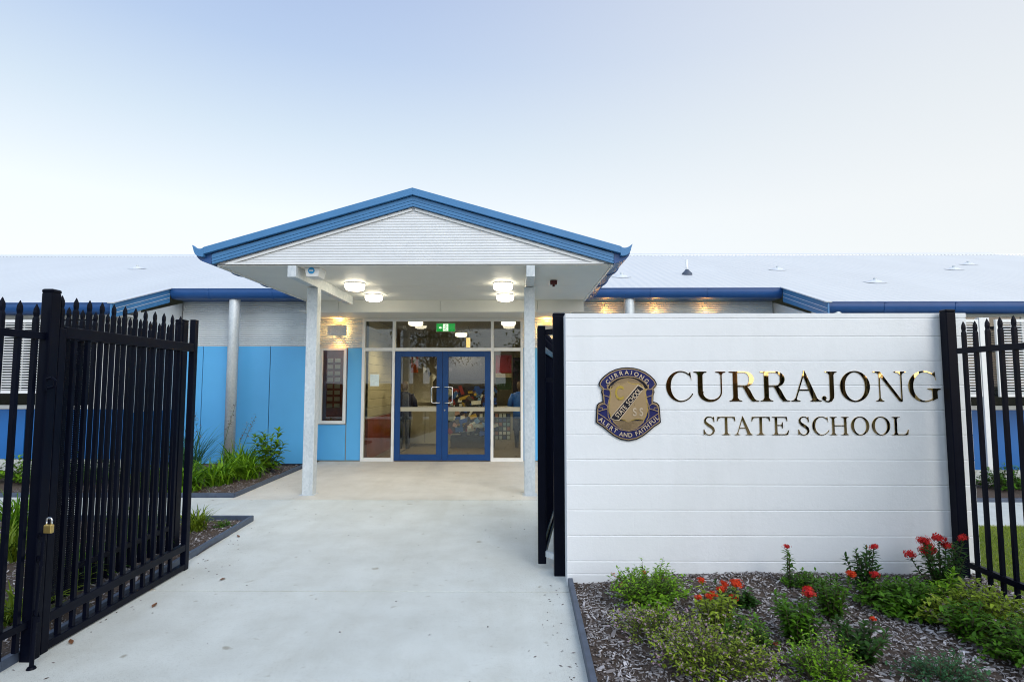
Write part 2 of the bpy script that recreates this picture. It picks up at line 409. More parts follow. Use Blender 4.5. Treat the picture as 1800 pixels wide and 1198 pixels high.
lw = MB().add([(.5, 5.1, -.012), (40, 5.1, -.012), (40, 6.93, -.012), (.5, 6.93, -.012)], [(0, 1, 2, 3)])
lw.add([(3.8, -2, -.012), (40, -2, -.012), (40, 5.08, -.012), (3.8, 5.08, -.012)], [(0, 1, 2, 3)])
tag(lw.build('lawn', M['lawn']), kind='structure')
def grass():
    mb = MB(); r = random.Random(11)
    for _ in range(26000):
        y = r.uniform(3.3, 6.9); x = r.uniform(max(3.8, y * .74), y * .74 + 2.0)
        h = r.uniform(.015, .045); a = r.uniform(0, 6.28); w = .0035
        c = Vector((x, y, -.012)); s = Vector((math.cos(a), math.sin(a), 0)) * w; d = Vector((r.gauss(0, .5), r.gauss(0, .5), 1)) * h
        patch = .5 + .5 * math.sin(2.3 * x + 1.1 * y) * math.sin(1.9 * y - x)
        mb.add([c - s, c + s, c + d], [(0, 1, 2)], min(1, max(0, .35 + .4 * patch + r.gauss(0, .15))))
    return tag(mb.build('grass', M['grass']), kind='stuff')
grass()

# ------------------------------------------------------------------ main building
SLOPE = .325
def rz(y): return 3.58 + SLOPE * (y - 11.4)
XL, XR = -7.08, 5.37                         # where the wings step forward
B = thing('school_building', 'long low school building with pale metal roof and bright blue wall panels', 'building', (-1.6, 12, 0))
rb = MB()
rb.add([(-40, 9.85, rz(9.85)), (XL, 9.85, rz(9.85)), (XL, 11.4, rz(11.4)), (XR, 11.4, rz(11.4)), (XR, 9.85, rz(9.85)), (23.3, 9.85, rz(9.85)),
        (15.6, 18.6, rz(18.6)), (-40, 18.6, rz(18.6))], [(0, 1, 2, 7), (2, 3, 6, 7), (3, 4, 5, 6)])
rb.add([(15.6, 18.6, rz(18.6)), (23.3, 9.85, rz(9.85)), (24, 30, rz(9.85)), (-40, 18.6, rz(18.6)), (-40, 30, rz(9.85))], [(0, 1, 2), (0, 2, 4, 3)])
roof = rb.build('roof', M['roof'], B)
rc = MB(); rc.prism([(18.42, rz(18.42) + .012), (18.6, rz(18.6) + .05), (18.78, rz(18.42) + .012)], 'x', -40, 15.6)
rc.build('ridge_cap', M['flash'], roof)
tp_ = []
for i in range(300):
    x = -18 + i * .115; tp_ += [(x, rz(18.42) - .028), (x + .06, rz(18.42) - .028), (x + .06, rz(18.42) + .004), (x + .115, rz(18.42) + .004)]
tp_ += [(tp_[-1][0], rz(18.42) + .022), (-18, rz(18.42) + .022)]
MB().prism(tp_, 'y', 18.40, 18.415).build('ridge_flashing', M['flash'], roof)
MB().box(-18, 15.5, 18.418, 18.43, rz(18.42) - .03, rz(18.42) + .02).build('ridge_shade_strip', M['edging'], roof)  # dark strip put in as the shade between the flashing teeth
def quadprof(yf, zt, d=.17, h=.20):   # quad gutter section, front at yf
    pts = [(yf + d, zt), (yf + d, zt - h)]
    for k in range(9):
        a = R(90 * k / 8); pts.append((yf + d * .62 - d * .62 * math.sin(a), zt - h + (h * .72) * (1 - math.cos(a))))
    pts += [(yf, zt - .02), (yf - .012, zt - .012), (yf - .012, zt), (yf + .012, zt), (yf + .012, zt - .02)]
    return pts
def gutter(x0, x1, yf, zt, br):
    o = MB().prism(quadprof(yf, zt), 'x', x0, x1).build('gutter', M['gutter'], B, bevel=0)
    for x in br:
        m = MB(); m.prism([(a - .008 if i > 1 else a, c - .006) for i, (a, c) in enumerate(quadprof(yf, zt))], 'x', x - .02, x + .02)
        m.build('gutter_bracket', M['gutter'], o)
gutter(XL + .02, -4.1, 11.4, 3.60, [-6.3, -5.0]); gutter(1.2, XR - .02, 11.4, 3.60, [2.72, 3.87])
gutter(-40, XL, 9.85, 3.09, [-11.5, -9.9, -8.3]); gutter(XR, 23.3, 9.85, 3.09, [6.4, 7.62, 9.0, 10.5])
for s, x in ((-1, XL), (1, XR)):
    bb = MB(); bb.prism([(9.78, rz(9.78) + .015), (11.42, rz(11.42) + .015), (11.42, rz(11.42) - .27), (9.78, rz(9.78) - .25)], 'x', x - .012, x + .012)
    ob = bb.build('barge_board', M['fascia'], B)
    gr = MB()
    for dz in (.09, .17):
        gr.bar((x - s * .014, 9.8, rz(9.8) - dz), (x - s * .014, 11.4, rz(11.4) - dz), .006, .008)
    gr.build('barge_groove', M['flash'], ob)
    fl = MB().bar((x, 9.76, rz(9.76) + .025), (x, 11.44, rz(11.44) + .025), .11, .018); fl.build('barge_flashing', M['flash'], ob)
# eave linings
for x0, x1 in ((XL, -4.2), (1.32, XR)):
    MB().box(x0 + .02, x1, 11.5, 11.93, 3.405, 3.43).build('eave_lining', M['gutter'], B)
for x0, x1 in ((-40, XL - .02), (XR + .02, 22)):
    MB().box(x0, x1, 9.98, 10.5, 2.90, 2.925).build('eave_lining', M['white'], B)
# recessed front walls: corrugated above, blue panels below
WY = 11.92
def clad(x0, x1, y, z0, z1): corr(MB(), x0, x1, y, z0, z1).build('corrugated_cladding', M['corr'], B, smooth=True)
clad(XL, -4.36, WY, 2.46, 3.41); clad(1.12, XR, WY, 2.46, 3.41)
MB().box(XL, -4.36, WY + .02, WY + .15, 0, 3.5).build('wall', M['white'], B); MB().box(1.12, XR, WY + .02, WY + .15, 0, 3.5).build('wall', M['white'], B)
def panels(x0, x1, y, z0, z1, joints, mat):
    xs = [x0] + joints + [x1]
    for a, b in zip(xs[:-1], xs[1:]):
        MB().box(a + .007, b - .007, y - .01, y + .012, z0, z1).build('wall_panel', mat, B, bevel=.002)
    MB().box(x0, x1, y + .013, y + .019, z0, z1).build('panel_backing', M['dark'], B)
panels(-7.05, -4.36, WY, .02, 2.455, [-6.61, -5.19], M['blue_panel'])
panels(1.12, XR, WY, .02, 2.455, [2.5, 3.9], M['blue_panel'])
MB().box(XL, -4.3, WY - .016, WY + .02, -.05, .018).build('base_flashing', M['dark'], B)
# wings
for s, x0, x1, zb, y in ((-1, -30, XL - .03, .30, 10.42), (1, XR + .03, 20, .16, 10.22)):
    MB().box(x0, x1, y + .02, y + .2, -.05, 3.1).build('wing_wall', M['white'], B)
    MB().box(x0, x1, y - .03, y + .019, -.05, zb).build('plinth', M['concrete'], B)
    step = 1.2; xs = []; x = x0 + .6
    while x < x1 - .3: xs.append(x); x += step
    panels(x0, x1, y, zb + .004, 1.205, xs, M['deep_panel'])
    wx0, wx1 = (x0, -7.75) if s < 0 else (5.9, x1)
    win = MB().box(wx0, wx1, y - .02, y + .018, 2.86, 2.9); win.box(wx0, wx1, y - .03, y + .018, 1.21, 1.28)
    for k in range(int((wx1 - wx0) / 1.05) + 1):
        xx = (wx1 - k * 1.05) if s < 0 else wx0 + k * 1.05
        win.box(xx - .03, xx + .03, y - .02, y + .018, 1.28, 2.86)
    wo = win.build('window', M['frame'], B)
    MB().box(wx0, wx1, y - .002, y + .006, 1.28, 2.86).build('pane', M['darkglass'], wo)
    MB().box(wx0, wx1, y + .012, y + .0195, 1.28, 2.86).build('blind', M['dark'], wo)
    # sunscreens: flat louvre grilles standing off the windows
    sy = 9.95 if s < 0 else 9.6; z0, z1 = (1.50, 2.80) if s < 0 else (1.45, 2.75)
    k = 0
    xs = [-8.05 - 1.5 * i for i in range(5)] if s < 0 else [6.5, 8.04, 8.04 + 1.9, 8.04 + 3.8]
    wd = [1.4] * 5 if s < 0 else [1.25, 1.8, 1.8, 1.8]
    for xa, w in zip(xs, wd):
        a, b = (xa - w, xa) if s < 0 else (xa, xa + w)
        sc = MB()
        for zz in (z0, z1 - .05): sc.box(a, b, sy - .02, sy + .02, zz, zz + .05)
        for xx in (a, b - .05): sc.box(xx, xx + .05, sy - .02, sy + .02, z0 + .05, z1 - .05)
        n = 26
        for q in range(n):
            zz = z0 + .05 + (z1 - z0 - .1) * (q + .5) / n
            sc.add([(a + .05, sy - .015, zz - .004), (b - .05, sy - .015, zz - .004), (b - .05, sy + .02, zz + .012), (a + .05, sy + .02, zz + .012),
                    (a + .05, sy - .015, zz - .011), (b - .05, sy - .015, zz - .011), (b - .05, sy + .02, zz + .005), (a + .05, sy + .02, zz + .005)],
                   [(0, 1, 2, 3), (7, 6, 5, 4), (0, 4, 5, 1), (3, 2, 6, 7)])
        m = int((b - a) / .3)
        for q in range(1, m): sc.box(a + (b - a) * q / m - .008, a + (b - a) * q / m + .008, sy + .021, sy + .035, z0 + .05, z1 - .05)
        sc.build('sunscreen', M['white'], B)
MB().box(7.80, 7.97, 9.62, 9.72, .0, 2.78).build('blade_column', M['white'], B, bevel=.004)
for x, yb in ((XL - .03, 10.42), (XR + .03, 10.22)):
    MB().box(x - .01, x + .01, yb, WY + .02, .02, 1.14).build('return_panel', M['deep_panel'], B)
    MB().prism([(yb, 1.145), (WY + .02, 1.145), (WY + .02, 3.38), (yb, rz(yb) - .31)], 'x', x - .012, x + .012).build('return_wall', M['corr'], B)
# downpipes
def pipe(x, y, z0, z1, r, top):
    m = MB().tube([(x, y, z0), (x, y, z1), (x, y + .03, z1 + .05), (x, y + .10, z1 + .10)], r, 20); m.build('downpipe', M['galv'], B, smooth=True)
pipe(-5.83, 11.60, 0, 3.38, .105, 0); pipe(2.30, 11.60, 0, 3.38, .105, 0); pipe(5.60, 9.98, 0, 2.95, .09, 0)
# entry wall (recessed) with corrugated top, blue panels, soffit
EY = 12.47
clad(-4.36, -3.41, EY, 2.46, 3.12); clad(.12, 1.12, EY, 2.46, 3.12)
MB().box(-3.72, -3.41, EY - .01, EY + .012, .02, 2.455).build('wall_panel', M['blue_panel'], B, bevel=.002)
MB().box(-4.36, -3.74, EY - .01, EY + .012, .02, .78).build('wall_panel', M['blue_panel'], B, bevel=.002)
MB().box(.14, 1.12, EY - .01, EY + .012, .02, 2.455).build('wall_panel', M['blue_panel'], B, bevel=.002)
MB().box(-3.72, -3.41, EY + .013, EY + .12, 0, 3.3).build('wall', M['int_wall'], B)
MB().box(-4.36, -3.72, EY + .013, EY + .12, 0, .79).build('wall', M['int_wall'], B); MB().box(-4.36, -3.72, EY + .013, EY + .12, 2.455, 3.3).build('wall', M['int_wall'], B)
MB().box(.14, 1.12, EY + .013, EY + .12, 0, 3.3).build('wall', M['int_wall'], B)
for x in (-4.37, 1.12):
    MB().box(x, x + .02, WY + .02, EY, .02, 2.455).build('return_panel', M['blue_panel'], B); MB().box(x, x + .02, WY + .02, EY, 2.457, 3.3).build('return_wall', M['white'], B)
MB().box(-4.34, 1.12, 11.2, EY + .12, 3.105, 3.13).build('entry_ceiling', M['soffit'], B)
# corner side window
wf = MB()
wf.box(-4.34, -3.74, EY - .05, EY + .02, .80, .87); wf.box(-4.34, -3.74, EY - .05, EY + .02, 2.40, 2.455)
wf.box(-3.80, -3.74, EY - .05, EY + .02, .87, 2.40); wf.box(-4.34, -4.26, EY - .05, EY + .02, .87, 2.40)
wf = wf.build('side_window', M['frame'], B, bevel=.003)
MB().box(-4.26, -3.80, EY - .01, EY - .004, .87, 2.40).build('pane', M['glass'], wf)
# glazed entrance
gf = MB()
for x0, x1 in ((-3.40, -3.335), (-2.735, -2.675), (-.575, -.515), (.075, .135)): gf.box(x0, x1, EY - .05, EY + .05, 0, 3.10)
for x0, x1 in ((-3.335, -2.735), (-2.675, -.575), (-.515, .075)):
    gf.box(x0, x1, EY - .047, EY + .047, 2.385, 2.455); gf.box(x0, x1, EY - .047, EY + .047, 3.04, 3.10)
for x0, x1 in ((-3.335, -2.735), (-.515, .075)): gf.box(x0, x1, EY - .047, EY + .047, .0, .075)
G_ = gf.build('entrance_frame', M['frame'], B, bevel=.003)
for x0, x1, z0, z1 in ((-3.335, -2.735, .075, 2.385), (-3.335, -2.735, 2.455, 3.04), (-2.675, -.575, 2.455, 3.04), (-.515, .075, .075, 2.385), (-.515, .075, 2.455, 3.04)):
    MB().box(x0, x1, EY - .004, EY + .004, z0, z1).build('pane', M['glass'], G_)
MB().box(-.51, .07, EY - .008, EY - .005, 1.075, 1.165).build('safety_strip', M['int_wall'], G_)
def door(xa, xb, hx, hinge):
    st = .125
    d = MB().box(xa, xa + st, EY - .04, EY + .01, .02, 2.375); d.box(xb - st, xb, EY - .04, EY + .01, .02, 2.375)
    d.box(xa + st, xb - st, EY - .037, EY + .008, .02, .15); d.box(xa + st, xb - st, EY - .037, EY + .008, 2.26, 2.375)
    D = d.build('entrance_door', M['door'], B, bevel=.004)
    MB().box(xa + st, xb - st, EY - .015, EY - .009, .15, 2.26).build('pane', M['glass'], D)
    MB().box(xa + st, xb - st, EY - .02, EY - .016, 1.075, 1.165).build('safety_strip', M['int_wall'], D)
    s = 1 if hx > 0 else -1; x0 = xb - .055 if s < 0 else xa + .055; y = EY - .04
    pts = [(x0, y, 1.60), (x0, y - .07, 1.60)]
    for k in range(5):
        a = R(90 * k / 4); pts.append((x0 + s * (.13 + .04 * math.sin(a)), y - .07, 1.56 + .04 * math.cos(a)))
    pts += [(2 * x0 - x0 if False else p[0], p[1], 1.43 * 2 - p[2]) for p in reversed(pts)]
    MB().tube(pts, .0135, 10).build('door_handle', M['chrome'], D, smooth=True)
    for z in (.35, 1.22, 1.95, 2.15): MB().box(hinge - .02, hinge + .02, EY - .075, EY - .051, z, z + .11).build('hinge', M['frame'], D, bevel=.004)
    return D
door(-2.67, -1.632, -1, -2.70); D2 = door(-1.626, -.58, 1, -.55)
MB().lathe([(.0, .0), (.018, .0), (.018, .02), (0, .02)], (-1.575, EY - .04, 1.10), 14, 'y').build('door_lock', M['chrome'], D2)
# lobby shell
MB().box(-4.86, 1.1, EY + .13, 18.0, -.03, -.004).build('lobby_floor', M['int_floor'], B)
MB().box(-4.86, 1.1, EY + .13, 18.0, 3.14, 3.2).build('lobby_ceiling', M['int_ceil'], B)
MB().box(-4.86, 1.1, 18.0, 18.1, 0, 3.2).build('lobby_back_wall', M['int_wall'], B)
MB().box(1.1, 1.2, EY + .12, 18.1, 0, 3.2).build('lobby_side_wall', M['int_wall'], B); MB().box(-4.95, -4.86, EY + .14, 18.1, 0, 3.2).build('lobby_side_wall', M['int_brown'], B)
lb = MB(); z = .93
while z < 3.1:
    lb.prism([(EY + .14, z), (14.9, z), (14.9, z + .19), (EY + .14, z + .19)], 'x', -3.42, -3.30); z += .197
lb.build('lobby_block_wall', M['int_block'], B, bevel=.006)
MB().box(-3.41, -3.31, EY + .14, 14.9, .86, 3.12).build('lobby_block_joint', M['int_wall'], B)
MB().box(-3.43, -3.29, EY + .13, 14.9, 0, .90).build('lobby_dado', M['int_brown'], B)
lt = MB().box(-4.85, -3.6, 13.32, 13.35, .0, 3.1).build('lobby_partition', M['int_brown'], B)
for i in range(2):
    for j in range(8):
        MB().box(-4.44 + i * .17, -4.315 + i * .17, 13.30, 13.318, 1.12 + j * .15, 1.215 + j * .15).build('reflection_pane', M['white'] if j > 3 else M['int_block'], lt)  # squares imitate bright reflections in the side window, upper rows paler
L = bpy.data.lights.new('lattice_fill', 'POINT'); L.energy = 4; L.color = (1, .9, .7); lo = bpy.data.objects.new('lattice_fill', L); COL.objects.link(lo); lo.location = (-3.95, 12.9, 2.9)  # added fill light for the pale squares, no fitting here
MB().box(-2.86, -2.84, 13.5, 17.9, 0, .01).build('floor_mat', M['dark'], B)

# ------------------------------------------------------------------ entrance portico
P = thing('entrance_portico', 'gabled entrance portico with blue fascia and pale corrugated gable on two steel columns', 'portico', (-1.45, 8.7, 0))
PX, HL, HR = -1.46, -4.19, 1.315
FS = (4.16 - 3.33) / (HR + 1.46 + .02)       # slope of the fascia underside
def gl(z): d = (4.17 - z) / FS; return (PX - d, PX + d)
corr(MB(), 0, 0, 7.86, 3.335, 4.165, .0385, .0034, gl).build('gable_cladding', M['gable'], P, smooth=True)
MB().prism([(HL, 3.335), (HR - .01, 3.335), (PX, 4.17)], 'y', 7.88, 7.95).build('gable_lining', M['white'], P)
gt = MB()
for s in (-1, 1):
    gt.bar((PX + s * .02, 7.845, 4.115), (PX + s * 2.60, 7.845, 4.115 - 2.58 * FS), .012, .035)
gt.bar((HL + .1, 7.846, 3.345), (HR - .1, 7.846, 3.345), .012, .022)
gt.build('gable_trim', M['white'], P)
SZ = 3.33
sf = MB().box(HL, HR, 7.87, 9.5, SZ - .012, SZ); sf.box(HL, HR, 9.506, 11.17, SZ - .012, SZ)
sf.build('soffit', M['soffit'], P)
MB().box(HL - .03, HL - .002, 7.87, 11.3, SZ - .025, SZ + .03).build('soffit_trim', M['white'], P); MB().box(HR + .002, HR + .03, 7.87, 11.3, SZ - .025, SZ + .03).build('soffit_trim', M['white'], P)
pr = MB()
for s in (-1, 1):
    xo = PX + s * 2.93
    zt = lambda x: 4.37 - abs(x - PX) * .288
    pr.add([(PX, 7.76, zt(PX)), (xo, 7.76, zt(xo)), (xo, 14.3, zt(xo)), (PX, 14.3, zt(PX))], [(0, 1, 2, 3)])
pr.build('roof', M['roof'], P)
def barge(s):
    z0, z1 = 4.393, 4.295; k = .2885; xe = PX + s * 2.89
    up = MB().prism([(PX, z0), (xe, z0 - 2.89 * k), (xe, z1 - 2.89 * k), (PX, z1)], 'y', 7.735, 7.80)
    # the upswept end of the gutter that closes the barge
    e = xe; ze = z0 - 2.89 * k; zb = z1 - 2.89 * k
    prof = [(0, ze)]
    for t in range(1, 7): prof.append((.16 * t / 6 * .96, ze - .012 + .035 * (t / 6) ** 2.2 - .018 * math.sin(math.pi * t / 6)))
    prof += [(.165, ze + .03), (.148, ze - .02), (.138, ze - .06), (.118, ze - .10), (.085, ze - .125), (.02, ze - .14), (0, zb - .03)]
    up.prism([(e + s * a, c) for a, c in prof], 'y', 7.735, 7.80)
    o = up.build('barge_board', M['fascia'], P, bevel=.003)
    lo = MB(); x2 = PX + s * 2.80; h0, h1 = 4.288, 4.150; kk = .2925
    for a, b, yy in ((h0, h0 - .060, 7.785), (h0 - .0625, h0 - .106, 7.790), (h0 - .1085, h1, 7.795)):
        lo.prism([(PX, a), (x2, a - 2.80 * kk), (x2, b - 2.80 * kk), (PX, b)], 'y', yy, 7.84)
    lo.build('fascia_board', M['fascia'], o, bevel=.002)
    # side gutter, quad section along the depth
    xo = x2 + s * .02; zt_ = 3.52
    gp = [(xo, zt_ - .02), (xo - s * .012, SZ)] + [(xo + s * (.21 * math.sin(R(90 * q / 8))), SZ + .015 + .15 * (1 - math.cos(R(90 * q / 8)))) for q in range(1, 9)] + \
         [(xo + s * .225, zt_), (xo + s * .213, zt_ + .003), (xo + s * .195, SZ + .17), (xo + s * .02, SZ + .04), (xo + s * .02, zt_ - .02)]
    gu = MB().prism(gp, 'y', 7.80, 11.5).build('gutter', M['gutter'] if s < 0 else M['gutter'], P)
    MB().prism([(xo - s * .015, zt_ + .02)] + gp[1:10] + [(xo + s * .225, zt_)], 'y', 7.802, 7.815).build('gutter_stop_end', M['gutter'], gu)
    for yy in (8.75, 9.75, 10.75):
        MB().prism([(a + s * (.012 if i > 1 and i < 10 else 0), c - (.012 if 1 < i < 10 else 0)) for i, (a, c) in enumerate(gp[:10])] + [(xo, zt_)], 'y', yy - .03, yy + .03).build('gutter_bracket', M['gutter'], gu)
barge(-1); barge(1)
for x in (-3.155, .19):
    c = MB().box(x - .082, x + .082, 8.66, 8.825, 0, 3.15).build('column', M['galv'], P, bevel=.008)
    MB().box(x - .11, x + .11, 8.63, 8.855, 0, .006).build('base_plate', M['galv'], c)
    MB().box(x - .06, x + .06, 7.84, 10.6, 3.155, 3.316).build('beam', M['galv'], P, bevel=.004)
bk = MB()
for a, b in ((HL, -3.55), (-3.544, -1.515), (-1.509, .40), (.406, HR)): bk.box(a, b, 11.172, 11.19, 3.085, 3.34)
bk.build('bulkhead', M['soffit'], P)

# ------------------------------------------------------------------ lamps and small fittings on the portico
def ceiling_light(x, y, label, sz=SZ, mat='lamp', r=.16, grp='round ceiling lights under the portico', e=3.5):
    t = thing('ceiling_light', label, 'ceiling light', (x, y, sz - .012), grp)
    MB().lathe([(0, 0), (r * 1.02, 0), (r * 1.02, -.02), (0, -.02)], (x, y, sz - .012), 32).build('base', M['white'], t, smooth=False)
    MB().lathe([(r * .96, -.02), (r, -.045), (r * .99, -.08), (r * .9, -.108), (r * .7, -.12), (0, -.124)], (x, y, sz - .012), 32).build('diffuser', M[mat], t, smooth=True)
    L = bpy.data.lights.new('bulb', 'SPOT'); L.energy = e * 4; L.color = (1, .82, .52); L.shadow_soft_size = r * .9; L.spot_size = R(165); L.spot_blend = .6
    lo = bpy.data.objects.new('bulb', L); COL.objects.link(lo); lo.parent = t; lo.location = (0, 0, -.36)
ceiling_light(-2.67, 9.25, 'glowing round light near the front of the portico ceiling, left pair')
ceiling_light(-2.66, 10.45, 'glowing round light near the back of the portico ceiling, left pair')
ceiling_light(-.23, 9.25, 'glowing round light near the front of the portico ceiling, right pair')
ceiling_light(-.22, 10.45, 'glowing round light near the back of the portico ceiling, right pair')
def wall_light(x, y, z, label, e=4):
    t = thing('wall_light', label, 'wall light', (x, y, z), 'up and down wall lights on the corrugated cladding')
    MB().box(x - .21, x + .21, y - .15, y - .13, z - .11, z + .11).build('face_plate', M['galv'], t, bevel=.004)
    MB().box(x - .10, x + .10, y - .13, y - .01, z - .06, z + .06).build('bracket', M['galv'], t)
    MB().box(x - .16, x + .16, y - .125, y - .105, z - .05, z + .05).build('lamp_strip', M['warm'], t)
    for q, dz in enumerate((.14, -.14)):
        L = bpy.data.lights.new('bulb', 'SPOT'); L.energy = e * (1 if dz > 0 else .55) * 3; L.color = (1, .40, .07); L.shadow_soft_size = .05; L.spot_size = R(125); L.spot_blend = .9
        lo = bpy.data.objects.new('bulb', L); COL.objects.link(lo); lo.parent = t; lo.location = (0, -.09, dz)
        lo.rotation_euler = (R(180) if dz > 0 else 0, 0, 0)
wall_light(-3.93, EY, 2.83, 'steel box wall light above the narrow side window')
wall_light(.66, EY, 2.83, 'steel box wall light right of the entrance, behind the right column')
for i, x in enumerate((1.9, 2.95, 4.02)):
    wall_light(x, WY, 2.84, ['wall light behind the sign wall nearest the portico', 'wall light behind the middle of the sign wall', 'wall light behind the sign wall farthest from the portico'][i], 3.2)
t = thing('security_camera', 'white camera housing with round blue sticker beside the left portico beam', 'camera', (-2.92, 7.98, 3.2))
MB().prism([(-3.03, SZ - .013), (-2.81, SZ - .013), (-2.835, 3.19), (-3.005, 3.19)], 'y', 7.98, 8.25).build('housing', M['white'], t, bevel=.006)
MB().lathe([(0, 0), (.047, 0), (.047, .004), (0, .004)], (-2.93, 7.979, 3.272), 24, 'y').build('sticker', M['sticker'], t)
MB().box(-2.957, -2.903, 7.971, 7.9745, 3.264, 3.280).build('sticker_mark', M['white'], t)
t = thing('alarm_siren', 'dark red alarm siren box under the right side of the portico ceiling', 'siren', (.585, 9.0, 3.3))
MB().box(.53, .64, 8.97, 9.05, 3.245, 3.317).build('case', M['siren'], t, bevel=.012)
MB().lathe([(0, 0), (.02, 0), (.02, -.03), (0, -.03)], (.585, 9.01, 3.245), 12).build('lens', M['siren'], t)

# roof fittings
def vent(x, y, label):
    z = rz(y); n = Vector((0, -SLOPE, 1)).normalized()
    t = thing('roof_vent', label, 'roof vent', (x, y, z), 'low metal vents on the roof sheets')
    m = MB(); pts = []
    for r_, h in ((.24, .010), (.15, .022), (.09, .05), (.055, .058)):
        pts.append([Vector((x, y, z)) + Vector((r_ * math.cos(a), r_ * .75 * math.sin(a), r_ * .75 * math.sin(a) * SLOPE)) + n * h for a in [R(45 * k + 22.5) for k in range(8)]])
    m.loft(pts).build('flashing', M['flash'], t)
    MB().tube([(x, y, z + .04), (x, y, z + .095)], .038, 12).build('cap', M['galv'], t)
vent(-10.2, 15, 'low roof vent alone on the left roof, above the left fence')
vent(6.7, 14.5, 'low roof vent near the ridge right of the white flue')
vent(7.75, 12.25, 'low roof vent close to the right gutter above the sign wall end')
vent(11.2, 14.5, 'lower of the two neighbouring roof vents at the far right')
vent(12.45, 15.6, 'upper of the two neighbouring roof vents at the far right near the ridge')
vent(2.45, 13.2, 'small roof vent just right of the portico eave')
t = thing('roof_flue', 'thin white flue pipe on a dark rubber collar on the right roof', 'flue', (4.1, 13.6, rz(13.6)))
MB().tube([(4.1, 13.6, rz(13.6)), (4.1, 13.6, 4.66)], .03, 12).build('pipe', M['white'], t, smooth=True)
MB().lathe([(.13, -.06), (.12, .03), (.06, .09), (.04, .12)], (4.1, 13.6, rz(13.6)), 16).build('collar', M['edging'], t)

# ------------------------------------------------------------------ lobby contents
ceiling_light(-2.35, 13.1, 'lit ceiling light inside the lobby, left of the exit sign', 3.142, 'lamp_in', .17, 'lobby ceiling lights', 14)
ceiling_light(-.2, 13.1, 'lit ceiling light inside the lobby, right of the exit sign', 3.142, 'lamp_in', .17, 'lobby ceiling lights', 14)
ceiling_light(-1.6, 16.2, 'lit ceiling light deep inside the lobby', 3.142, 'lamp_in', .17, 'lobby ceiling lights', 22)
t = thing('exit_sign', 'green exit sign with white running figure hanging inside the lobby above the doors', 'exit sign', (-1.62, 13.0, 3.0))
MB().box(-1.86, -1.42, 13.0, 13.04, 2.86, 3.06).build('case', M['white'], t)
ge = m_emit('exit_green', (.01, .30, .05), .8); we = m_emit('exit_white', (.9, 1, .9), .9)
MB().box(-1.85, -1.43, 12.992, 12.999, 2.87, 3.05).build('face', ge, t)
MB().box(-1.70, -1.58, 12.986, 12.991, 2.88, 3.04).build('doorway', we, t)
rm = MB(); yq = 12.98
rm.lathe([(0, 0), (.013, 0), (.013, .003), (0, .003)], (-1.632, yq + .003, 3.015), 10, 'y')
for p, q in (((-1.638, 2.997), (-1.648, 2.945)), ((-1.648, 2.945), (-1.625, 2.915)), ((-1.625, 2.915), (-1.635, 2.888)), ((-1.648, 2.945), (-1.672, 2.92)), ((-1.672, 2.92), (-1.69, 2.918)), ((-1.638, 2.99), (-1.612, 2.97)), ((-1.612, 2.97), (-1.60, 2.985)), ((-1.64, 2.99), (-1.668, 2.975))):
    rm.bar((p[0], yq, p[1]), (q[0], yq, q[1]), .004, .013)
rm.build('running_figure', ge, t); ar = MB()
ar.prism([(-1.80, 2.955), (-1.76, 2.985), (-1.76, 2.965), (-1.72, 2.965), (-1.72, 2.945), (-1.76, 2.945), (-1.76, 2.925)], 'y', 12.986, 12.991)
ar.build('arrow', we, t)
def board(name, label, cat, x0, x1, z0, z1, y, mat, papers=0, cols=(), seed=0, grid=None):
    t = thing(name, label, cat, ((x0 + x1) / 2, y, z0))
    MB().box(x0, x1, y, y + .03, z0, z1).build('board', mat, t)
    r = random.Random(seed)
    if grid:
        nx, nz = grid; cw = (x1 - x0) / nx; ch = (z1 - z0) / nz
        for i in range(nx):
            for j in range(nz):
                MB().box(x0 + i * cw + cw * .13, x0 + (i + 1) * cw - cw * .13, y - .008, y - .001, z0 + j * ch + ch * .13, z0 + (j + 1) * ch - ch * .13).build('tile', pal(r.choice(cols)), t)
    for k in range(papers):
        w = min(.3, r.lognormvariate(-2.4, .5)); h = min(.3, r.lognormvariate(-2.5, .6)); x = r.uniform(x0 + w / 2, x1 - w / 2); z = r.uniform(z0 + h / 2, z1 - h / 2)
        a = r.gauss(0, .5); c, s = math.cos(a), math.sin(a); yy = y - .004 - .0014 * k
        q = [(x + c * u - s * v, z + s * u + c * v) for u, v in ((-w / 2, -h / 2), (w / 2, -h / 2), (w / 2, h / 2), (-w / 2, h / 2))]
        MB().prism(q, 'y', yy, yy + .0011).build('paper', pal(r.choice(cols)), t)
    return t
mix = ((215, 215, 205), (30, 80, 170), (150, 45, 45), (200, 165, 60), (110, 150, 195), (25, 25, 50), (190, 150, 130), (160, 170, 170), (60, 28, 45), (45, 95, 165), (235, 235, 230), (20, 22, 40), (15, 15, 20), (90, 85, 80))
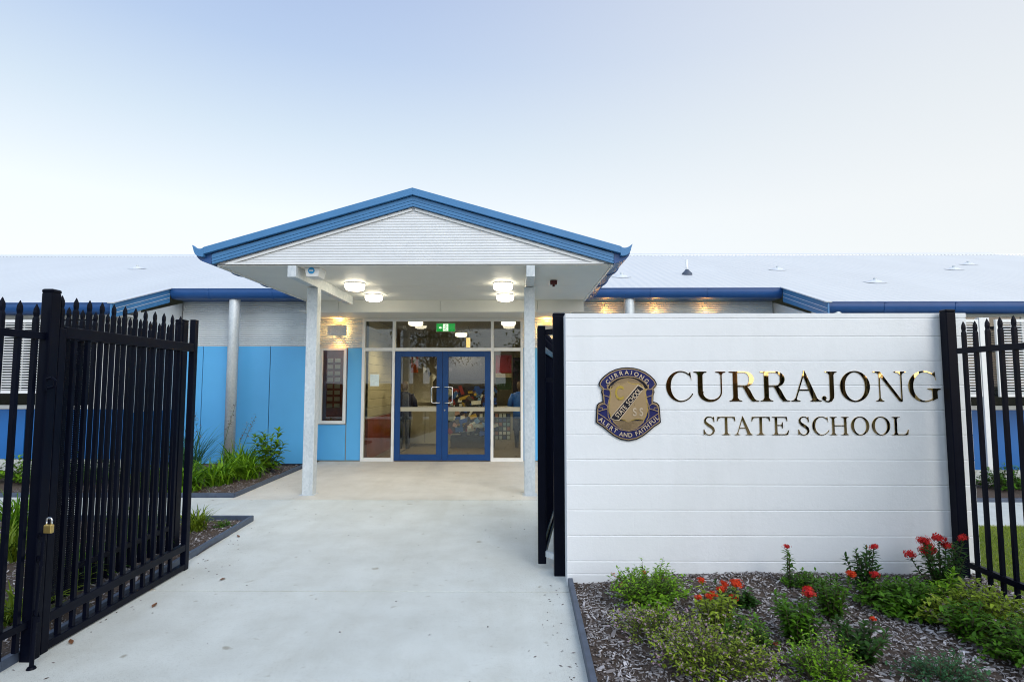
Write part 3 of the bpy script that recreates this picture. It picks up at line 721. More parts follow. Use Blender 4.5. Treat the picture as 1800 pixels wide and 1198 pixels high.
lob = [('display_board', 'crowded collage board of photos and papers behind the right door pane', -1.95, -.55, 1.02, 1.62, 15.6, pal((45, 42, 52)), 92, mix, 4),
       ('display_board', 'lower collage of colourful papers behind the doors near the floor', -1.95, -.95, .32, .98, 15.6, pal((60, 45, 55)), 60, mix, 5),
       ('poster', 'pale poster with dark red figures behind the left door pane', -2.98, -2.40, 1.15, 1.98, 16.2, pal((190, 185, 170)), 6, ((190, 185, 170), (120, 30, 40), (205, 200, 190)), 6),
       ('poster', 'red and green poster behind the right sidelight', -.62, -.16, 1.50, 2.50, 16.4, pal((35, 70, 40)), 0, mix, 7),
       ('poster', 'orange notice at the upper corner of the left door pane', -2.95, -2.76, 1.98, 2.48, 15.8, pal((215, 95, 35)), 2, ((220, 215, 200),), 8),
       ('noticeboard', 'dark navy noticeboard high behind the right door pane', -2.05, -.95, 1.80, 2.55, 16.8, pal((18, 20, 40)), 3, ((120, 110, 100), (60, 60, 80)), 9),
       ('noticeboard', 'dark tall panel at the right edge of the right sidelight', -.13, .25, .3, 2.45, 16.9, pal((20, 22, 48)), 0, mix, 10),
       ('noticeboard', 'dark narrow panel high behind the left door near the door middle', -2.28, -2.0, 1.75, 2.5, 16.3, pal((20, 18, 22)), 0, mix, 12)]
for nm, lab, x0, x1, z0, z1, y, m_, k, c, sd in lob: board(nm, lab, nm.replace('_', ' '), x0, x1, z0, z1, y, m_, k, c, sd)
tp = [o for o in bpy.data.objects if o.get('label', '').startswith('red and green')][0]
MB().box(-.62, -.16, 16.385, 16.399, 1.98, 2.50).build('red_panel', pal((165, 25, 35)), tp); MB().box(-.62, -.16, 16.385, 16.399, 1.85, 1.975).build('caption', pal((190, 180, 150)), tp)
board('photo_grid', 'black framed grid of small square photos low behind the right sidelight', 'photo display', -1.02, -.18, .18, .88, 15.4, pal((14, 14, 20)), 0, ((190, 200, 195), (120, 150, 150), (205, 205, 200), (160, 110, 80), (90, 110, 100), (60, 80, 120)), 21, grid=(8, 6))
t = thing('reception_counter', 'pale reception counter across the back of the lobby', 'counter', (-1.4, 17.2, 0))
MB().box(-3.1, .9, 17.1, 17.5, 0, .95).build('front', M['int_wall'], t); MB().box(-3.15, .95, 17.02, 17.55, .95, 1.0).build('top', M['white'], t)
t = thing('cabinet', 'low white cabinet behind the left door pane', 'cabinet', (-2.6, 15.9, 0))
MB().box(-2.95, -2.1, 15.7, 16.1, .05, .98).build('body', M['int_wall'], t); MB().box(-2.97, -2.08, 15.68, 16.12, .98, 1.01).build('top', M['white'], t); MB().box(-2.53, -2.52, 15.69, 15.70, .08, .95).build('door_gap', M['dark'], t)
def uniform(x, y, cloth, label, legs):
    t = thing('uniform_mannequin', label, 'mannequin', (x, y, 0))
    sh = MB(); rings = []
    for z, w, d in ((.78, .19, .12), (.95, .18, .115), (1.15, .19, .12), (1.32, .215, .125), (1.42, .19, .10), (1.47, .075, .07)):
        rings.append([(x + w * math.cos(R(k * 30)), y + d * math.sin(R(k * 30)), z) for k in range(12)])
    sh.loft(rings)
    for s in (-1, 1): sh.tube([(x + s * .18, y, 1.40), (x + s * .25, y - .01, 1.25), (x + s * .27, y - .02, 1.08)], [.06, .068, .075], 10)
    sh.build('shirt', cloth, t, smooth=True)
    hd = MB().lathe([(0, -.13), (.055, -.115), (.085, -.04), (.09, .03), (.07, .10), (0, .125)], (x, y, 1.62), 16); hd.tube([(x, y, 1.44), (x, y, 1.53)], .05, 10)
    hd.build('head', pal((95, 80, 72)), t, smooth=True)
    lg = MB()
    for s in (-1, 1): lg.tube([(x + s * .09, y, .80), (x + s * .095, y, .45), (x + s * .09, y, .03)], [.09, .07, .05], 10)
    lg.build('trousers', legs, t, smooth=True)
    return t
t = thing('bunting', 'string of dark and white triangle flags hanging behind the left door pane', 'bunting', (-2.5, 14.9, 2.2))
MB().tube([(-2.75 + .13 * i, 14.9, 2.32 - .10 * i + .02 * (i - 3) ** 2) for i in range(7)], .004, 5).build('string', M['dark'], t)
for i in range(6):
    x = -2.75 + .13 * i + .02; z = 2.32 - .10 * i + .02 * (i - 3) ** 2
    MB().prism([(x, z), (x + .11, z - .08), (x + .02, z - .20)], 'y', 14.895, 14.899).build('flag', pal(((210, 210, 205), (25, 28, 50))[i % 2]), t)
t = thing('parcel_pile', 'pile of blue and white packets on the counter behind the right door pane', 'packets', (-1.2, 15.2, .95)); r_ = random.Random(90)
MB().box(-1.75, -.6, 15.05, 15.5, .0, .30).build('bench', M['dark'], t)
for i in range(34):
    x = r_.uniform(-1.7, -.65); z = .30 + r_.uniform(0, .9) * .55; MB().bar((x, 15.1 + .01 * i, z), (x + r_.uniform(.08, .2), 15.1 + .01 * i, z + r_.uniform(-.08, .08)), .05, r_.uniform(.05, .13)).build('packet', pal(r_.choice(mix)), t)
uniform(-2.88, 14.6, pal((22, 28, 62)), 'dark navy uniform on a mannequin behind the left door pane', pal((18, 20, 40)))
uniform(.08, 15.0, pal((30, 95, 190)), 'bright blue shirt on a mannequin behind the right sidelight', pal((18, 20, 44)))
t = thing('hanging_lantern', 'small golden lantern hanging inside the lobby behind the transom', 'lantern', (-1.25, 14.5, 2.7))
MB().lathe([(.0, -.12), (.05, -.12), (.055, .0), (.05, .12), (0, .12)], (-1.25, 14.5, 2.72), 14).build('shade', m_emit('lantern_glow', (.9, .6, .2), 1.0), t); MB().tube([(-1.25, 14.5, 2.84), (-1.25, 14.5, 3.13)], .006, 6).build('cord', M['dark'], t)
t = MB().box(-3.22, -3.02, EY - .014, EY - .006, 1.62, 1.88).build('notice_sheet', pal((215, 228, 228))); tag(t, 'white paper notice stuck on the left sidelight glass', 'notice')

# ------------------------------------------------------------------ sign wall with lettering and crest
S = thing('sign_wall', 'white painted block sign wall with gold lettering and a school crest', 'sign wall', (2.1, 4.96, 0))
SX0, SX1, SY = .415, 3.83, 4.86
BOT = .195 - .2077                       # course line positions
prof = [(SY + .2, -.1), (SY, -.1)]
lines = [.195 - .105] + [.195 + .2077 * k for k in range(0, 10)]
lines = [z for z in lines] + [2.222]
lines = sorted(set(round(z, 4) for z in lines))
lines = [z for i, z in enumerate(lines) if i == len(lines) - 1 or lines[i + 1] - z > .03]
for z in lines: prof += [(SY, z - .0055), (SY + .006, z - .0018), (SY + .006, z + .0018), (SY, z + .0055)]
prof += [(SY, 2.265), (SY + .2, 2.265)]
MB().prism(prof, 'x', SX0, SX1).build('wall_body', M['block'], S, bevel=.004)
KX = .004822
def WX(u): return SX0 - .0055 + (u - 993) * KX

def ribbon(pts, ws):
    """variable width stroke as a closed polygon"""
    L, Rr = [], []
    n = len(pts)
    for i, (p, w) in enumerate(zip(pts, ws)):
        a = pts[max(0, i - 1)]; b = pts[min(n - 1, i + 1)]; dx, dy = b[0] - a[0], b[1] - a[1]; l = math.hypot(dx, dy) or 1
        nx, ny = -dy / l * w / 2, dx / l * w / 2
        L.append((p[0] + nx, p[1] + ny)); Rr.append((p[0] - nx, p[1] - ny))
    return L + Rr[::-1]
def bowl(cx, cy, rx, ry, a0, a1, thick, n=40):
    o, i = [], []
    for k in range(n + 1):
        a = R(a0 + (a1 - a0) * k / n); t = thick(a); c, s = math.cos(a), math.sin(a)
        o.append((cx + rx * c, cy + ry * s)); i.append((cx + (rx - t) * c, cy + (ry - (t * .25 + .028)) * s) if False else (cx + rx * c - t * c, cy + ry * s - t * s))
    return o + i[::-1]
def stem(x0, x1, bot=None, top=None, y0=0, y1=1):
    """vertical stem with bracketed serifs; bot/top = (left, right) serif extents"""
    p = []
    if bot: p += [(bot[0], y0), (bot[1], y0), (bot[1], y0 + .022), (x1 + (bot[1] - x1) * .35, y0 + .045), (x1, y0 + .12)]
    else: p += [(x0, y0), (x1, y0)]
    if top: p += [(x1, y1 - .12), (x1 + (top[1] - x1) * .35, y1 - .045), (top[1], y1 - .022), (top[1], y1), (top[0], y1), (top[0], y1 - .022), (x0 - (x0 - top[0]) * .35, y1 - .045), (x0, y1 - .12)]
    else: p += [(x1, y1), (x0, y1)]
    if bot: p += [(x0, y0 + .12), (x0 - (x0 - bot[0]) * .35, y0 + .045), (bot[0], y0 + .022)]
    return p
thin, thk = .04, .155
lc = lambda m, p=1.3: (lambda a: .038 + m * max(0, -math.cos(a)) ** p)
oc = lambda a: .04 + .12 * abs(math.cos(a)) ** 1.4
def glyph(ch):
    if ch == 'O': return 1.0, [bowl(.5, .5, .5, .52, 0, 360, oc, 64)]
    if ch in 'CG':
        w = .905 if ch == 'C' else 1.09; rx = .49 if ch == 'C' else .53
        g = [bowl(rx, .5, rx, .52, 46, 331 if ch == 'C' else 318, lc(.12), 60)]
        g.append([(rx + rx * .60, .94), (.83 / .905 * rx * 1.85, 1.0), (.865 / .905 * rx * 1.85, .69), (rx + rx * .72, .80), (rx + rx * .58, .89)])
        if ch == 'G': g.append([(.64, .43), (1.09, .43), (1.09, .405), (1.0, .385), (.965, .33), (.965, .10), (.80, .02), (.80, .33), (.76, .385), (.64, .405)])
        return w, g
    if ch == 'U':
        def tk(a):
            q = (math.degrees(a) - 180) / 180; return .15 * (1 - q) ** 2.0 + .042
        return 1.08, [stem(.14, .30, None, (0, .44), .33), bowl(.545, .33, .405, .35, 180, 360, tk), stem(.908, .95, None, (.74, 1.08), .33)]
    if ch == 'R':
        g = [stem(.13, .285, (0, .43), None, 0, .965), [(0, 1), (0, .978), (.10, .96), (.2, .95), (.2, 1)], [(.15, 1), (.15, .962), (.54, .962), (.54, 1)],
             bowl(.53, .743, .305, .257, 90, -90, lambda a: .036 + .125 * max(0, math.cos(a)) ** 1.4), [(.27, .522), (.27, .486), (.55, .486), (.55, .522)],
             ribbon([(.47, .51), (.56, .45), (.64, .32), (.72, .16), (.80, .06), (.87, .02)], [.05, .13, .155, .15, .12, .05]), [(.72, .07), (.76, 0), (1.0, 0), (1.0, .022), (.90, .04), (.86, .07)]]
        return 1.0, g
    if ch == 'A':
        return 1.04, [ribbon([(.14, .01), (.455, .95)], [.045, .045]), ribbon([(.45, 1.05), (.83, .01)], [.06, .165]) if False else [(.44, 1.03), (.475, 1.04), (.92, .03), (.74, .03), (.43, .86)],
                      [(.24, .36), (.24, .40), (.74, .40), (.74, .36)], [(0, 0), (.31, 0), (.31, .022), (.2, .05), (.17, .10), (.12, .10), (.1, .05), (0, .022)],
                      [(.66, 0), (1.04, 0), (1.04, .022), (.94, .05), (.89, .10), (.74, .06), (.66, .022)]]
    if ch == 'J':
        return .54, [stem(.28, .425, None, (.13, .54), .22), ribbon([(.352, .24), (.345, .12), (.30, .03), (.22, -.01), (.14, 0), (.09, .05)], [.145, .135, .09, .05, .045, .04]),
                     [(.08 + .075 * math.cos(R(20 * k)), .105 + .075 * math.sin(R(20 * k))) for k in range(18)]]
    if ch == 'N':
        return 1.12, [stem(.195, .235, (.08, .45 - .10), None, 0, .90), [(0, 1), (.24, 1), (.97, 0), (.93, -.02), (.85, .02), (.17, .94), (.10, .965), (0, .978)],
                      stem(.93, .97, None, (.71, 1.12), 0.0, 1)]
    if ch == 'S':
        return .70, [ribbon([(.60, .80), (.55, .92), (.45, .99), (.33, 1.0), (.20, .95), (.12, .83), (.13, .70), (.25, .58), (.42, .47), (.55, .36), (.60, .22), (.54, .08), (.40, .0), (.28, .0), (.16, .06), (.08, .20)],
                            [.03, .04, .045, .05, .08, .105, .13, .15, .16, .15, .12, .085, .05, .045, .045, .03]),
                     [(.575, 1.0), (.62, 1.0), (.64, .71), (.605, .71), (.56, .88)], [(.03, 0), (.08, .02), (.13, .10), (.065, .30), (.03, .30)]]
    if ch == 'T':
        return 1.02, [stem(.44, .575, (.29, .74), None, 0, .98), [(.03, 1), (.99, 1), (1.02, .76), (.98, .76), (.93, .90), (.82, .955), (.2, .955), (.09, .90), (.04, .76), (0, .76)]]
    if ch == 'E':
        return .93, [stem(.15, .28, (0, .40), None, 0, .97), [(0, 1), (0, .978), (.12, .95), (.26, .955), (.70, .955), (.78, .90), (.82, .76), (.855, .76), (.83, 1)],
                     [(.26, .51), (.48, .51), (.54, .45), (.56, .36), (.59, .36), (.59, .70), (.56, .70), (.54, .61), (.48, .55), (.26, .55)], [(.26, 0), (.86, 0), (.93, .26), (.895, .26), (.80, .09), (.70, .045), (.26, .045)]]
    if ch == 'H':
        return 1.04, [stem(.11, .24, (0, .38), (0, .38)), stem(.78, .91, (.64, 1.04), (.64, 1.04)), [(.22, .49), (.80, .49), (.80, .535), (.22, .535)]]
    if ch == 'L':
        return .91, [stem(.14, .27, (0, .40), (0, .44)), [(.26, 0), (.86, 0), (.91, .30), (.875, .30), (.78, .09), (.68, .045), (.26, .045)]]
def letters(spec, top, bot, dy):
    for ch, u0, u1 in spec:
        w, g = glyph(ch); x0, x1 = WX(u0), WX(u1); h = top - bot; sx = (x1 - x0) / w
        m = MB()
        for i, poly in enumerate(g):
            m.prism([(x0 + a * sx, bot + b * h) for a, b in poly], 'y', SY - .006 - .0004 * i, SY - .001 - .0002 * i)
        m.build('letter', M['gold'], S)
letters([('C', 1170.4, 1217), ('U', 1219, 1275), ('R', 1281, 1332.6), ('R', 1335.5, 1386.8), ('A', 1389, 1442), ('J', 1442.6, 1470), ('O', 1475, 1527), ('N', 1533, 1590.7), ('G', 1594.3, 1650.6)], 1.768, 1.517, 0)
letters([('S', 1233.4, 1255.3), ('T', 1258, 1290), ('A', 1288.6, 1320.3), ('T', 1318, 1350.7), ('E', 1354.3, 1383), ('S', 1398.3, 1420), ('C', 1423.8, 1452.7), ('H', 1455, 1487.4), ('O', 1491.3, 1522.8), ('O', 1527.4, 1559), ('L', 1562.5, 1591)], 1.387, 1.236, 0)

# crest: a layered plate
CXC = 558
def cm(u, v): return (WX(1035 + u / 8.264), 1.66 + (674.6 - (635 + v / 8.264)) * .00486 - .0)
def mirror(half): return half + [(2 * CXC - u, v) for u, v in reversed(half) if abs(u - CXC) > 1]
def inset(poly, d):
    n = len(poly); A = sum(poly[i][0] * poly[(i + 1) % n][1] - poly[(i + 1) % n][0] * poly[i][1] for i in range(n)); sg = 1 if A > 0 else -1; o = []
    for i in range(n):
        a, b, c = Vector(poly[i - 1]), Vector(poly[i]), Vector(poly[(i + 1) % n])
        e1 = (b - a).normalized(); e2 = (c - b).normalized(); n1 = Vector((-e1.y, e1.x)) * sg; n2 = Vector((-e2.y, e2.x)) * sg
        m = (n1 + n2).normalized(); k = d / max(.55, m.dot(n1)); o.append(tuple(b + m * k))
    return o
outer = mirror([(CXC, 82), (470, 88), (380, 110), (300, 146), (220, 202), (162, 262), (134, 318), (142, 352), (182, 392), (170, 440), (186, 490), (190, 572), (135, 592), (106, 622), (97, 680), (86, 872), (112, 892), (182, 936), (262, 1004), (345, 1068), (440, 1116), (CXC, 1138)])
CL = [0]
CR = MB().prism([cm(*p) for p in outer], 'y', SY - .014, SY - .002).build('crest', M['crest_black'], S, bevel=.001)
def layer(name, poly, mat, k, px=True):
    y = SY - .014 - .0012 * k
    return MB().prism([cm(*p) for p in poly], 'y', y - .0012, y).build(name, mat, CR)
def lineart(name, paths, w, mat, k):
    y = SY - .014 - .0012 * k; m = MB()
    for i, pts in enumerate(paths):
        m.prism([cm(*p) for p in ribbon(pts, [w] * len(pts))], 'y', y - .0010 - .00008 * i, y)
    return m.build(name, mat, CR)
layer('border', inset(outer, 17), M['crest_tan'], 0)
layer('ground_colour', inset(outer, 30), M['crest_blue'], 1)
ell = lambda rx, ry, a0=0, a1=360, n=48, cy=600: [(CXC + rx * math.cos(R(a0 + (a1 - a0) * k / n)), cy - ry * math.sin(R(a0 + (a1 - a0) * k / n))) for k in range(n + (0 if a1 - a0 == 360 else 1))]
med = mirror([(CXC, 207), (470, 215), (395, 240), (320, 285), (255, 360), (262, 395), (300, 430), (285, 520), (262, 610), (268, 700), (300, 790), (350, 880), (440, 960), (CXC, 985)])
layer('medallion_rim', med, M['crest_tan'], 2)
layer('medallion', inset(med, 14), M['crest_black'], 3)
bars = []
for k in range(36):
    a = R(36 + 108 * k / 35); c, s = math.cos(a), math.sin(a); bars.append([(CXC + 285 * c, 520 - 285 * s), (CXC + 215 * c, 520 - 205 * s)])
for k in range(30): x = 345 + 426 * k / 29; bars.append([(x, 850), (x, 968 - .0020 * (x - CXC) ** 2)])
lineart('rays', bars, 9.5, M['crest_tan'], 4)
lineart('side_ribbon', [[(258, 330), (262, 385), (300, 400)], [(858, 330), (854, 385), (816, 400)], [(318, 350), (300, 395)], [(756, 320), (800, 395)]], 14, M['crest_tan'], 4)
shield = mirror([(CXC + 12 - 12, 285), (520, 310), (450, 325), (400, 315), (330, 375), (292, 400), (300, 500), (282, 600), (275, 700), (305, 800), (345, 838), (430, 828), (500, 840), (CXC, 878)])
layer('shield_rim', shield, M['crest_gold'], 5)
layer('shield', inset(shield, 9), M['crest_tan'], 6)
layer('band_rim', [(292, 812), (700, 330), (795, 385), (425, 848), (360, 842)], M['crest_pale'], 7)
layer('band', [(308, 806), (706, 348), (782, 392), (420, 832), (365, 834)], M['crest_black'], 8)
tl = []
for s in (1, -1):
    f = (lambda p: p) if s == 1 else (lambda p: (2 * CXC - p[0], p[1]))
    for pts in ([(150, 352), (195, 400), (200, 480), (212, 600)], [(200, 480), (292, 512)], [(186, 395), (268, 402)], [(120, 740), (200, 790), (280, 850), (350, 915), (440, 972), (CXC, 992)],
                [(118, 665), (160, 620), (220, 608), (262, 640), (250, 680), (200, 690), (125, 715)], [(125, 660), (185, 662), (190, 690)], [(262, 680), (265, 790), (300, 850)],
                [(160, 352), (190, 290), (250, 236), (330, 180), (420, 145), (CXC, 128)] if False else [(258, 380), (300, 310), (380, 250), (470, 222), (CXC, 214)]):
        tl.append([f(p) for p in pts])
lineart('line_work', tl, 10, M['crest_tan'], 9)
FC = {}
def put_char(m, ch, u, v, cap, ang, k, sx=1.0, bold=0):
    """one character of the built-in font, cap height in crest units, centred at (u,v), rotated ang degrees"""
    if ch not in FC:
        cu = bpy.data.curves.new('t', 'FONT'); cu.body = ch; cu.size = 1; cu.offset = .022
        ob = bpy.data.objects.new('t', cu); COL.objects.link(ob)
        dg = bpy.context.evaluated_depsgraph_get(); me = bpy.data.meshes.new_from_object(ob.evaluated_get(dg))
        vs = [tuple(p.co)[:2] for p in me.vertices]; fs = [tuple(p.vertices) for p in me.polygons]
        bpy.data.objects.remove(ob); bpy.data.curves.remove(cu); bpy.data.meshes.remove(me)
        x0 = min(a for a, b in vs); x1 = max(a for a, b in vs); y0 = min(b for a, b in vs); y1 = max(b for a, b in vs)
        FC[ch] = ([((a - (x0 + x1) / 2) / (y1 - y0), (b - (y0 + y1) / 2) / (y1 - y0)) for a, b in vs], fs)
    vs, fs = FC[ch]; c, s = math.cos(R(ang)), math.sin(R(ang)); y = SY - .0152 - .0012 * k
    q = [(u + (a * sx * c - b * s) * cap, v - (a * sx * s + b * c) * cap) for a, b in vs]
    m.add([(cm(*p)[0], y, cm(*p)[1]) for p in q], fs)
m = MB()
for ch, u, v, a in (('C', 266, 292, 48), ('U', 318, 236, 36), ('R', 388, 196, 24), ('R', 463, 168, 12), ('A', 541, 158, 2), ('J', 608, 161, -7), ('O', 682, 184, -20), ('N', 759, 224, -32), ('G', 826, 280, -45)):
    put_char(m, ch, u, v, 62, a, 10)
m.build('banner_lettering', M['crest_pale'], CR)
m = MB()
for ch, u, v, a in (('A', 163, 832, -38), ('L', 212, 872, -38), ('E', 258, 912, -38), ('R', 312, 955, -36), ('T', 368, 985, -30), ('A', 450, 1036, -14), ('N', 512, 1046, -6), ('D', 580, 1050, 2),
                    ('F', 672, 1028, 22), ('A', 718, 1006, 28), ('I', 752, 980, 34), ('T', 784, 957, 36), ('H', 828, 924, 38), ('F', 878, 880, 42), ('U', 920, 848, 42), ('L', 966, 806, 42)):
    put_char(m, ch, u, v, 60, a, 10)
m.build('motto_lettering', M['crest_pale'], CR)
m = MB(); txt = 'STATE SCHOOL'; adv = [30, 34, 36, 34, 34, 22, 38, 40, 42, 44, 44, 30]; tot = sum(adv); d0 = 0
for ch, w in zip(txt, adv):
    f = (d0 + w / 2) / tot; d0 += w
    if ch != ' ': put_char(m, ch, 382 + (735 - 382) * f, 792 + (395 - 792) * f, 72, 48.5, 10, .72)
m.build('band_lettering', M['crest_pale'], CR)
m = MB(); put_char(m, 'C', 432, 450, 205, 0, 10, .68); m.build('large_initial', M['crest_gold'], CR)
m = MB(); put_char(m, 'S', 650, 722, 118, 0, 10, .8); put_char(m, 'S', 745, 722, 118, 0, 10, .8); m.build('initials', M['crest_pale'], CR)

# ------------------------------------------------------------------ gates, posts and fences
def picket(m, x, y, z0, zt, a=.0128):
    ring = lambda z, hx, hy: [(x - hx, y - hy, z), (x + hx, y - hy, z), (x + hx, y + hy, z), (x - hx, y + hy, z)]
    m.loft([ring(z0, a, a), ring(zt - .095, a, a), ring(zt - .080, a * .72, a * .72), ring(zt - .055, a * .8, a * 1.0), ring(zt - .032, a * .7, a * .9), ring(zt, .0012, .0012)])
def post(x, y, zt, a, b, label):
    t = thing('fence_post', label, 'fence post', (x, y, 0), 'black steel posts of the gate and fences')
    MB().box(x - a / 2, x + a / 2, y - b / 2, y + b / 2, -.05, zt - .025).build('shaft', M['black'], t, bevel=.006)
    MB().box(x - a / 2 - .003, x + a / 2 + .003, y - b / 2 - .003, y + b / 2 + .003, zt - .028, zt).build('cap', M['black'], t, bevel=.012)
    return t
def run(name, label, cat, p, q, n, zt, rails, z0, grp, jit=0):
    """straight pickets and rails from p to q (x, y)"""
    t = thing(name, label, cat, (p[0], p[1], 0), grp)
    r = random.Random(n)
    for i in range(n):
        f = i / (n - 1); m = MB(); picket(m, p[0] + (q[0] - p[0]) * f, p[1] + (q[1] - p[1]) * f, z0, zt + r.gauss(0, .003)); m.build('picket', M['black'], t)
    dx, dy = q[0] - p[0], q[1] - p[1]; l = math.hypot(dx, dy); ux, uy = dx / l * .07, dy / l * .07
    for z in rails: MB().bar((p[0] - ux, p[1] - uy, z), (q[0] + ux, q[1] + uy, z), .040, .045).build('rail', M['black'], t, bevel=.003)
    return t
post(-2.955, 3.555, 2.26, .068, .075, 'tall black post beside the open left gate with a brass padlock near it')
post(.375, 5.13, 2.30, .105, .10, 'thick black post at the left end of the white sign wall')
post(3.62, 4.79, 2.285, .08, .08, 'black post standing in front of the right end of the sign wall')
post(-3.44, 5.78, 2.32, .09, .09, 'black post behind the far end of the left gate')
run('steel_fence', 'black spear top fence at the left edge beside the tall gate post', 'fence', (-2.965, 3.46), (-2.99, 1.6), 17, 2.16, (1.96, .22), .08, 'black spear top fence runs')
run('steel_fence', 'black spear top fence at the right edge in front of the lawn', 'fence', (3.60, 4.60), (3.52, 1.95), 23, 2.16, (1.93, .23), .03, 'black spear top fence runs')
run('steel_fence', 'black spear top fence standing behind the open left gate', 'fence', (-3.44, 4.17), (-3.43, 5.68), 12, 2.25, (2.02, .25), .05, 'black spear top fence runs')
# left gate leaf
GT = thing('gate', 'open black spear top gate leaf standing along the left side of the path', 'gate', (-2.96, 3.62, 0), 'open black gate leaves')
gx = lambda y: -2.955 - .04 * (y - 3.62) / 1.64
for i in range(12):
    y = 3.64 + i * .1235; m = MB(); picket(m, gx(y), y, .02, 2.235 + .03 * i / 11); m.build('picket', M['black'], GT)
for i, y in enumerate((3.635, 5.225)):
    MB().box(gx(y) - .025, gx(y) + .025, y - .03, y + .03, .0, 2.02 if i == 0 else 2.255).build('stile', M['black'], GT, bevel=.005)
for z, h in ((1.995, .075), (.205, .06), (.035, .05)):
    MB().bar((gx(3.665), 3.665, z), (gx(5.195), 5.195, z), .045, h).build('rail', M['black'], GT, bevel=.004)
pm = MB(); px_ = -2.995
for i in range(20): y = 3.67 + i * .0145; pm.box(px_ - .001, px_ + .001, y, y + .0075, .30, 1.95)
for i in range(112): z = .30 + i * .0148; pm.box(px_ - .0013, px_ + .0013, 3.665, 3.95, z, z + .0078)
pm.build('perforated_screen', M['black'], GT)
lt_ = MB(); lt_.tube([(-2.915, 3.50, 1.69), (-2.87, 3.49, 1.70), (-2.845, 3.49, 1.68), (-2.85, 3.49, 1.645), (-2.89, 3.49, 1.635)], .009, 8); lt_.box(-2.925, -2.90, 3.49, 3.53, 1.62, 1.72)
lt_.build('latch', M['black'], GT, smooth=False)
db = MB(); db.tube([(-2.845, 3.44, .002), (-2.84, 3.44, .30)], .012, 10); db.tube([(-2.84, 3.44, .24), (-2.825, 3.45, .80)], .009, 10); db.lathe([(.0, 0), (.026, 0), (.02, .012), (0, .012)], (-2.845, 3.44, .001), 12)
for z in (.28, .60, .74): db.bar((-2.925, 3.54, z), (-2.825, 3.44, z), .02, .03)
db.build('drop_bolt', M['black'], GT)
t = thing('padlock', 'small brass padlock with steel shackle hanging on the left gate bolt', 'padlock', (-2.775, 3.42, .78))
MB().box(-2.799, -2.751, 3.407, 3.433, .782, .833).build('body', M['brass'], t, bevel=.006)
sp = [(-2.791, 3.42, .83), (-2.791, 3.42, .855)] + [(-2.775 - .016 * math.cos(R(180 * k / 6)), 3.42, .855 + .016 * math.sin(R(180 * k / 6))) for k in range(7)] + [(-2.759, 3.42, .83)]
MB().tube(sp, .0055, 8).build('shackle', M['chrome'], t, smooth=True)
# right gate leaf, swung open behind the sign wall
GR = thing('gate', 'open black gate leaf seen nearly edge on beside the sign wall post', 'gate', (.225, 5.28, 0), 'open black gate leaves')
hx = lambda y: .225 + .215 * (y - 5.28) / 1.65
MB().box(.188, .262, 5.25, 5.31, .05, 2.20).build('stile', M['black'], GR, bevel=.006); MB().box(hx(6.9) - .03, hx(6.9) + .03, 6.87, 6.93, .05, 2.20).build('stile', M['black'], GR, bevel=.006)
for z, h in ((1.99, .06), (.22, .05), (.09, .05)): MB().bar((hx(5.31), 5.31, z), (hx(6.87), 6.87, z), .045, h).build('rail', M['black'], GR, bevel=.004)
for i in range(12): y = 5.42 + i * .122; m = MB(); picket(m, hx(y), y, .06, 2.2); m.build('picket', M['black'], GR)
MB().bar((.25, 5.28, 1.70), (.36, 5.14, 1.70), .03, .04).build('hinge', M['black'], GR); MB().bar((.25, 5.28, .14), (.36, 5.14, .14), .03, .05).build('hinge', M['galv'], GR)
MB().bar((.255, 5.28, 2.14), (.36, 5.15, 2.14), .03, .05).build('hinge', M['black'], GR)

# ------------------------------------------------------------------ plants
def leaf(m, base, d, L, w, tint, droop=.25, up=None):
    """folded pointed leaf of six faces"""
    d = d.normalized(); up = up or Vector((0, 0, 1)); s = d.cross(up)
    if s.length < .05: s = Vector((1, 0, 0))
    s.normalize(); n = s.cross(d).normalized()
    a = base; b = base + d * L * .35 + n * L * .04; c = base + d * L * .7 - n * L * droop * .35; e = base + d * L - n * L * droop
    m.add([a, b - s * w * .5 + n * w * .12, b, b + s * w * .5 + n * w * .12, c - s * w * .38 + n * w * .08, c, c + s * w * .38 + n * w * .08, e],
          [(0, 2, 1), (0, 3, 2), (1, 2, 5, 4), (2, 3, 6, 5), (4, 5, 7), (5, 6, 7)], tint)
def floret(m, r, c, rad, n, tint0):
    """ball of small four petalled flowers"""
    for _ in range(n):
        d = Vector((r.gauss(0, 1), r.gauss(0, 1), r.gauss(.35, .8))).normalized(); p = c + Vector((d.x, d.y, d.z * .6)) * rad * min(1.25, abs(r.gauss(.55, .30)))
        s = d.cross(Vector((r.random(), r.random(), r.random() + .1))).normalized(); u = s.cross(d); k = rad * r.uniform(.26, .46); tn = min(1, max(0, r.gauss(tint0, .25)))
        for q in range(4):
            a = math.pi / 2 * q; v = s * math.cos(a) + u * math.sin(a); w = s * -math.sin(a) + u * math.cos(a)
            m.add([p, p + v * k * .6 + w * k * .3 + d * k * .15, p + v * k + d * k * .05, p + v * k * .6 - w * k * .3 + d * k * .15], [(0, 1, 2, 3)], tn)
def bz(x, y):
    if x > 0 and y < 4.9: return bedz(x, y, .015, rise_r)
    return hgt(x, y)
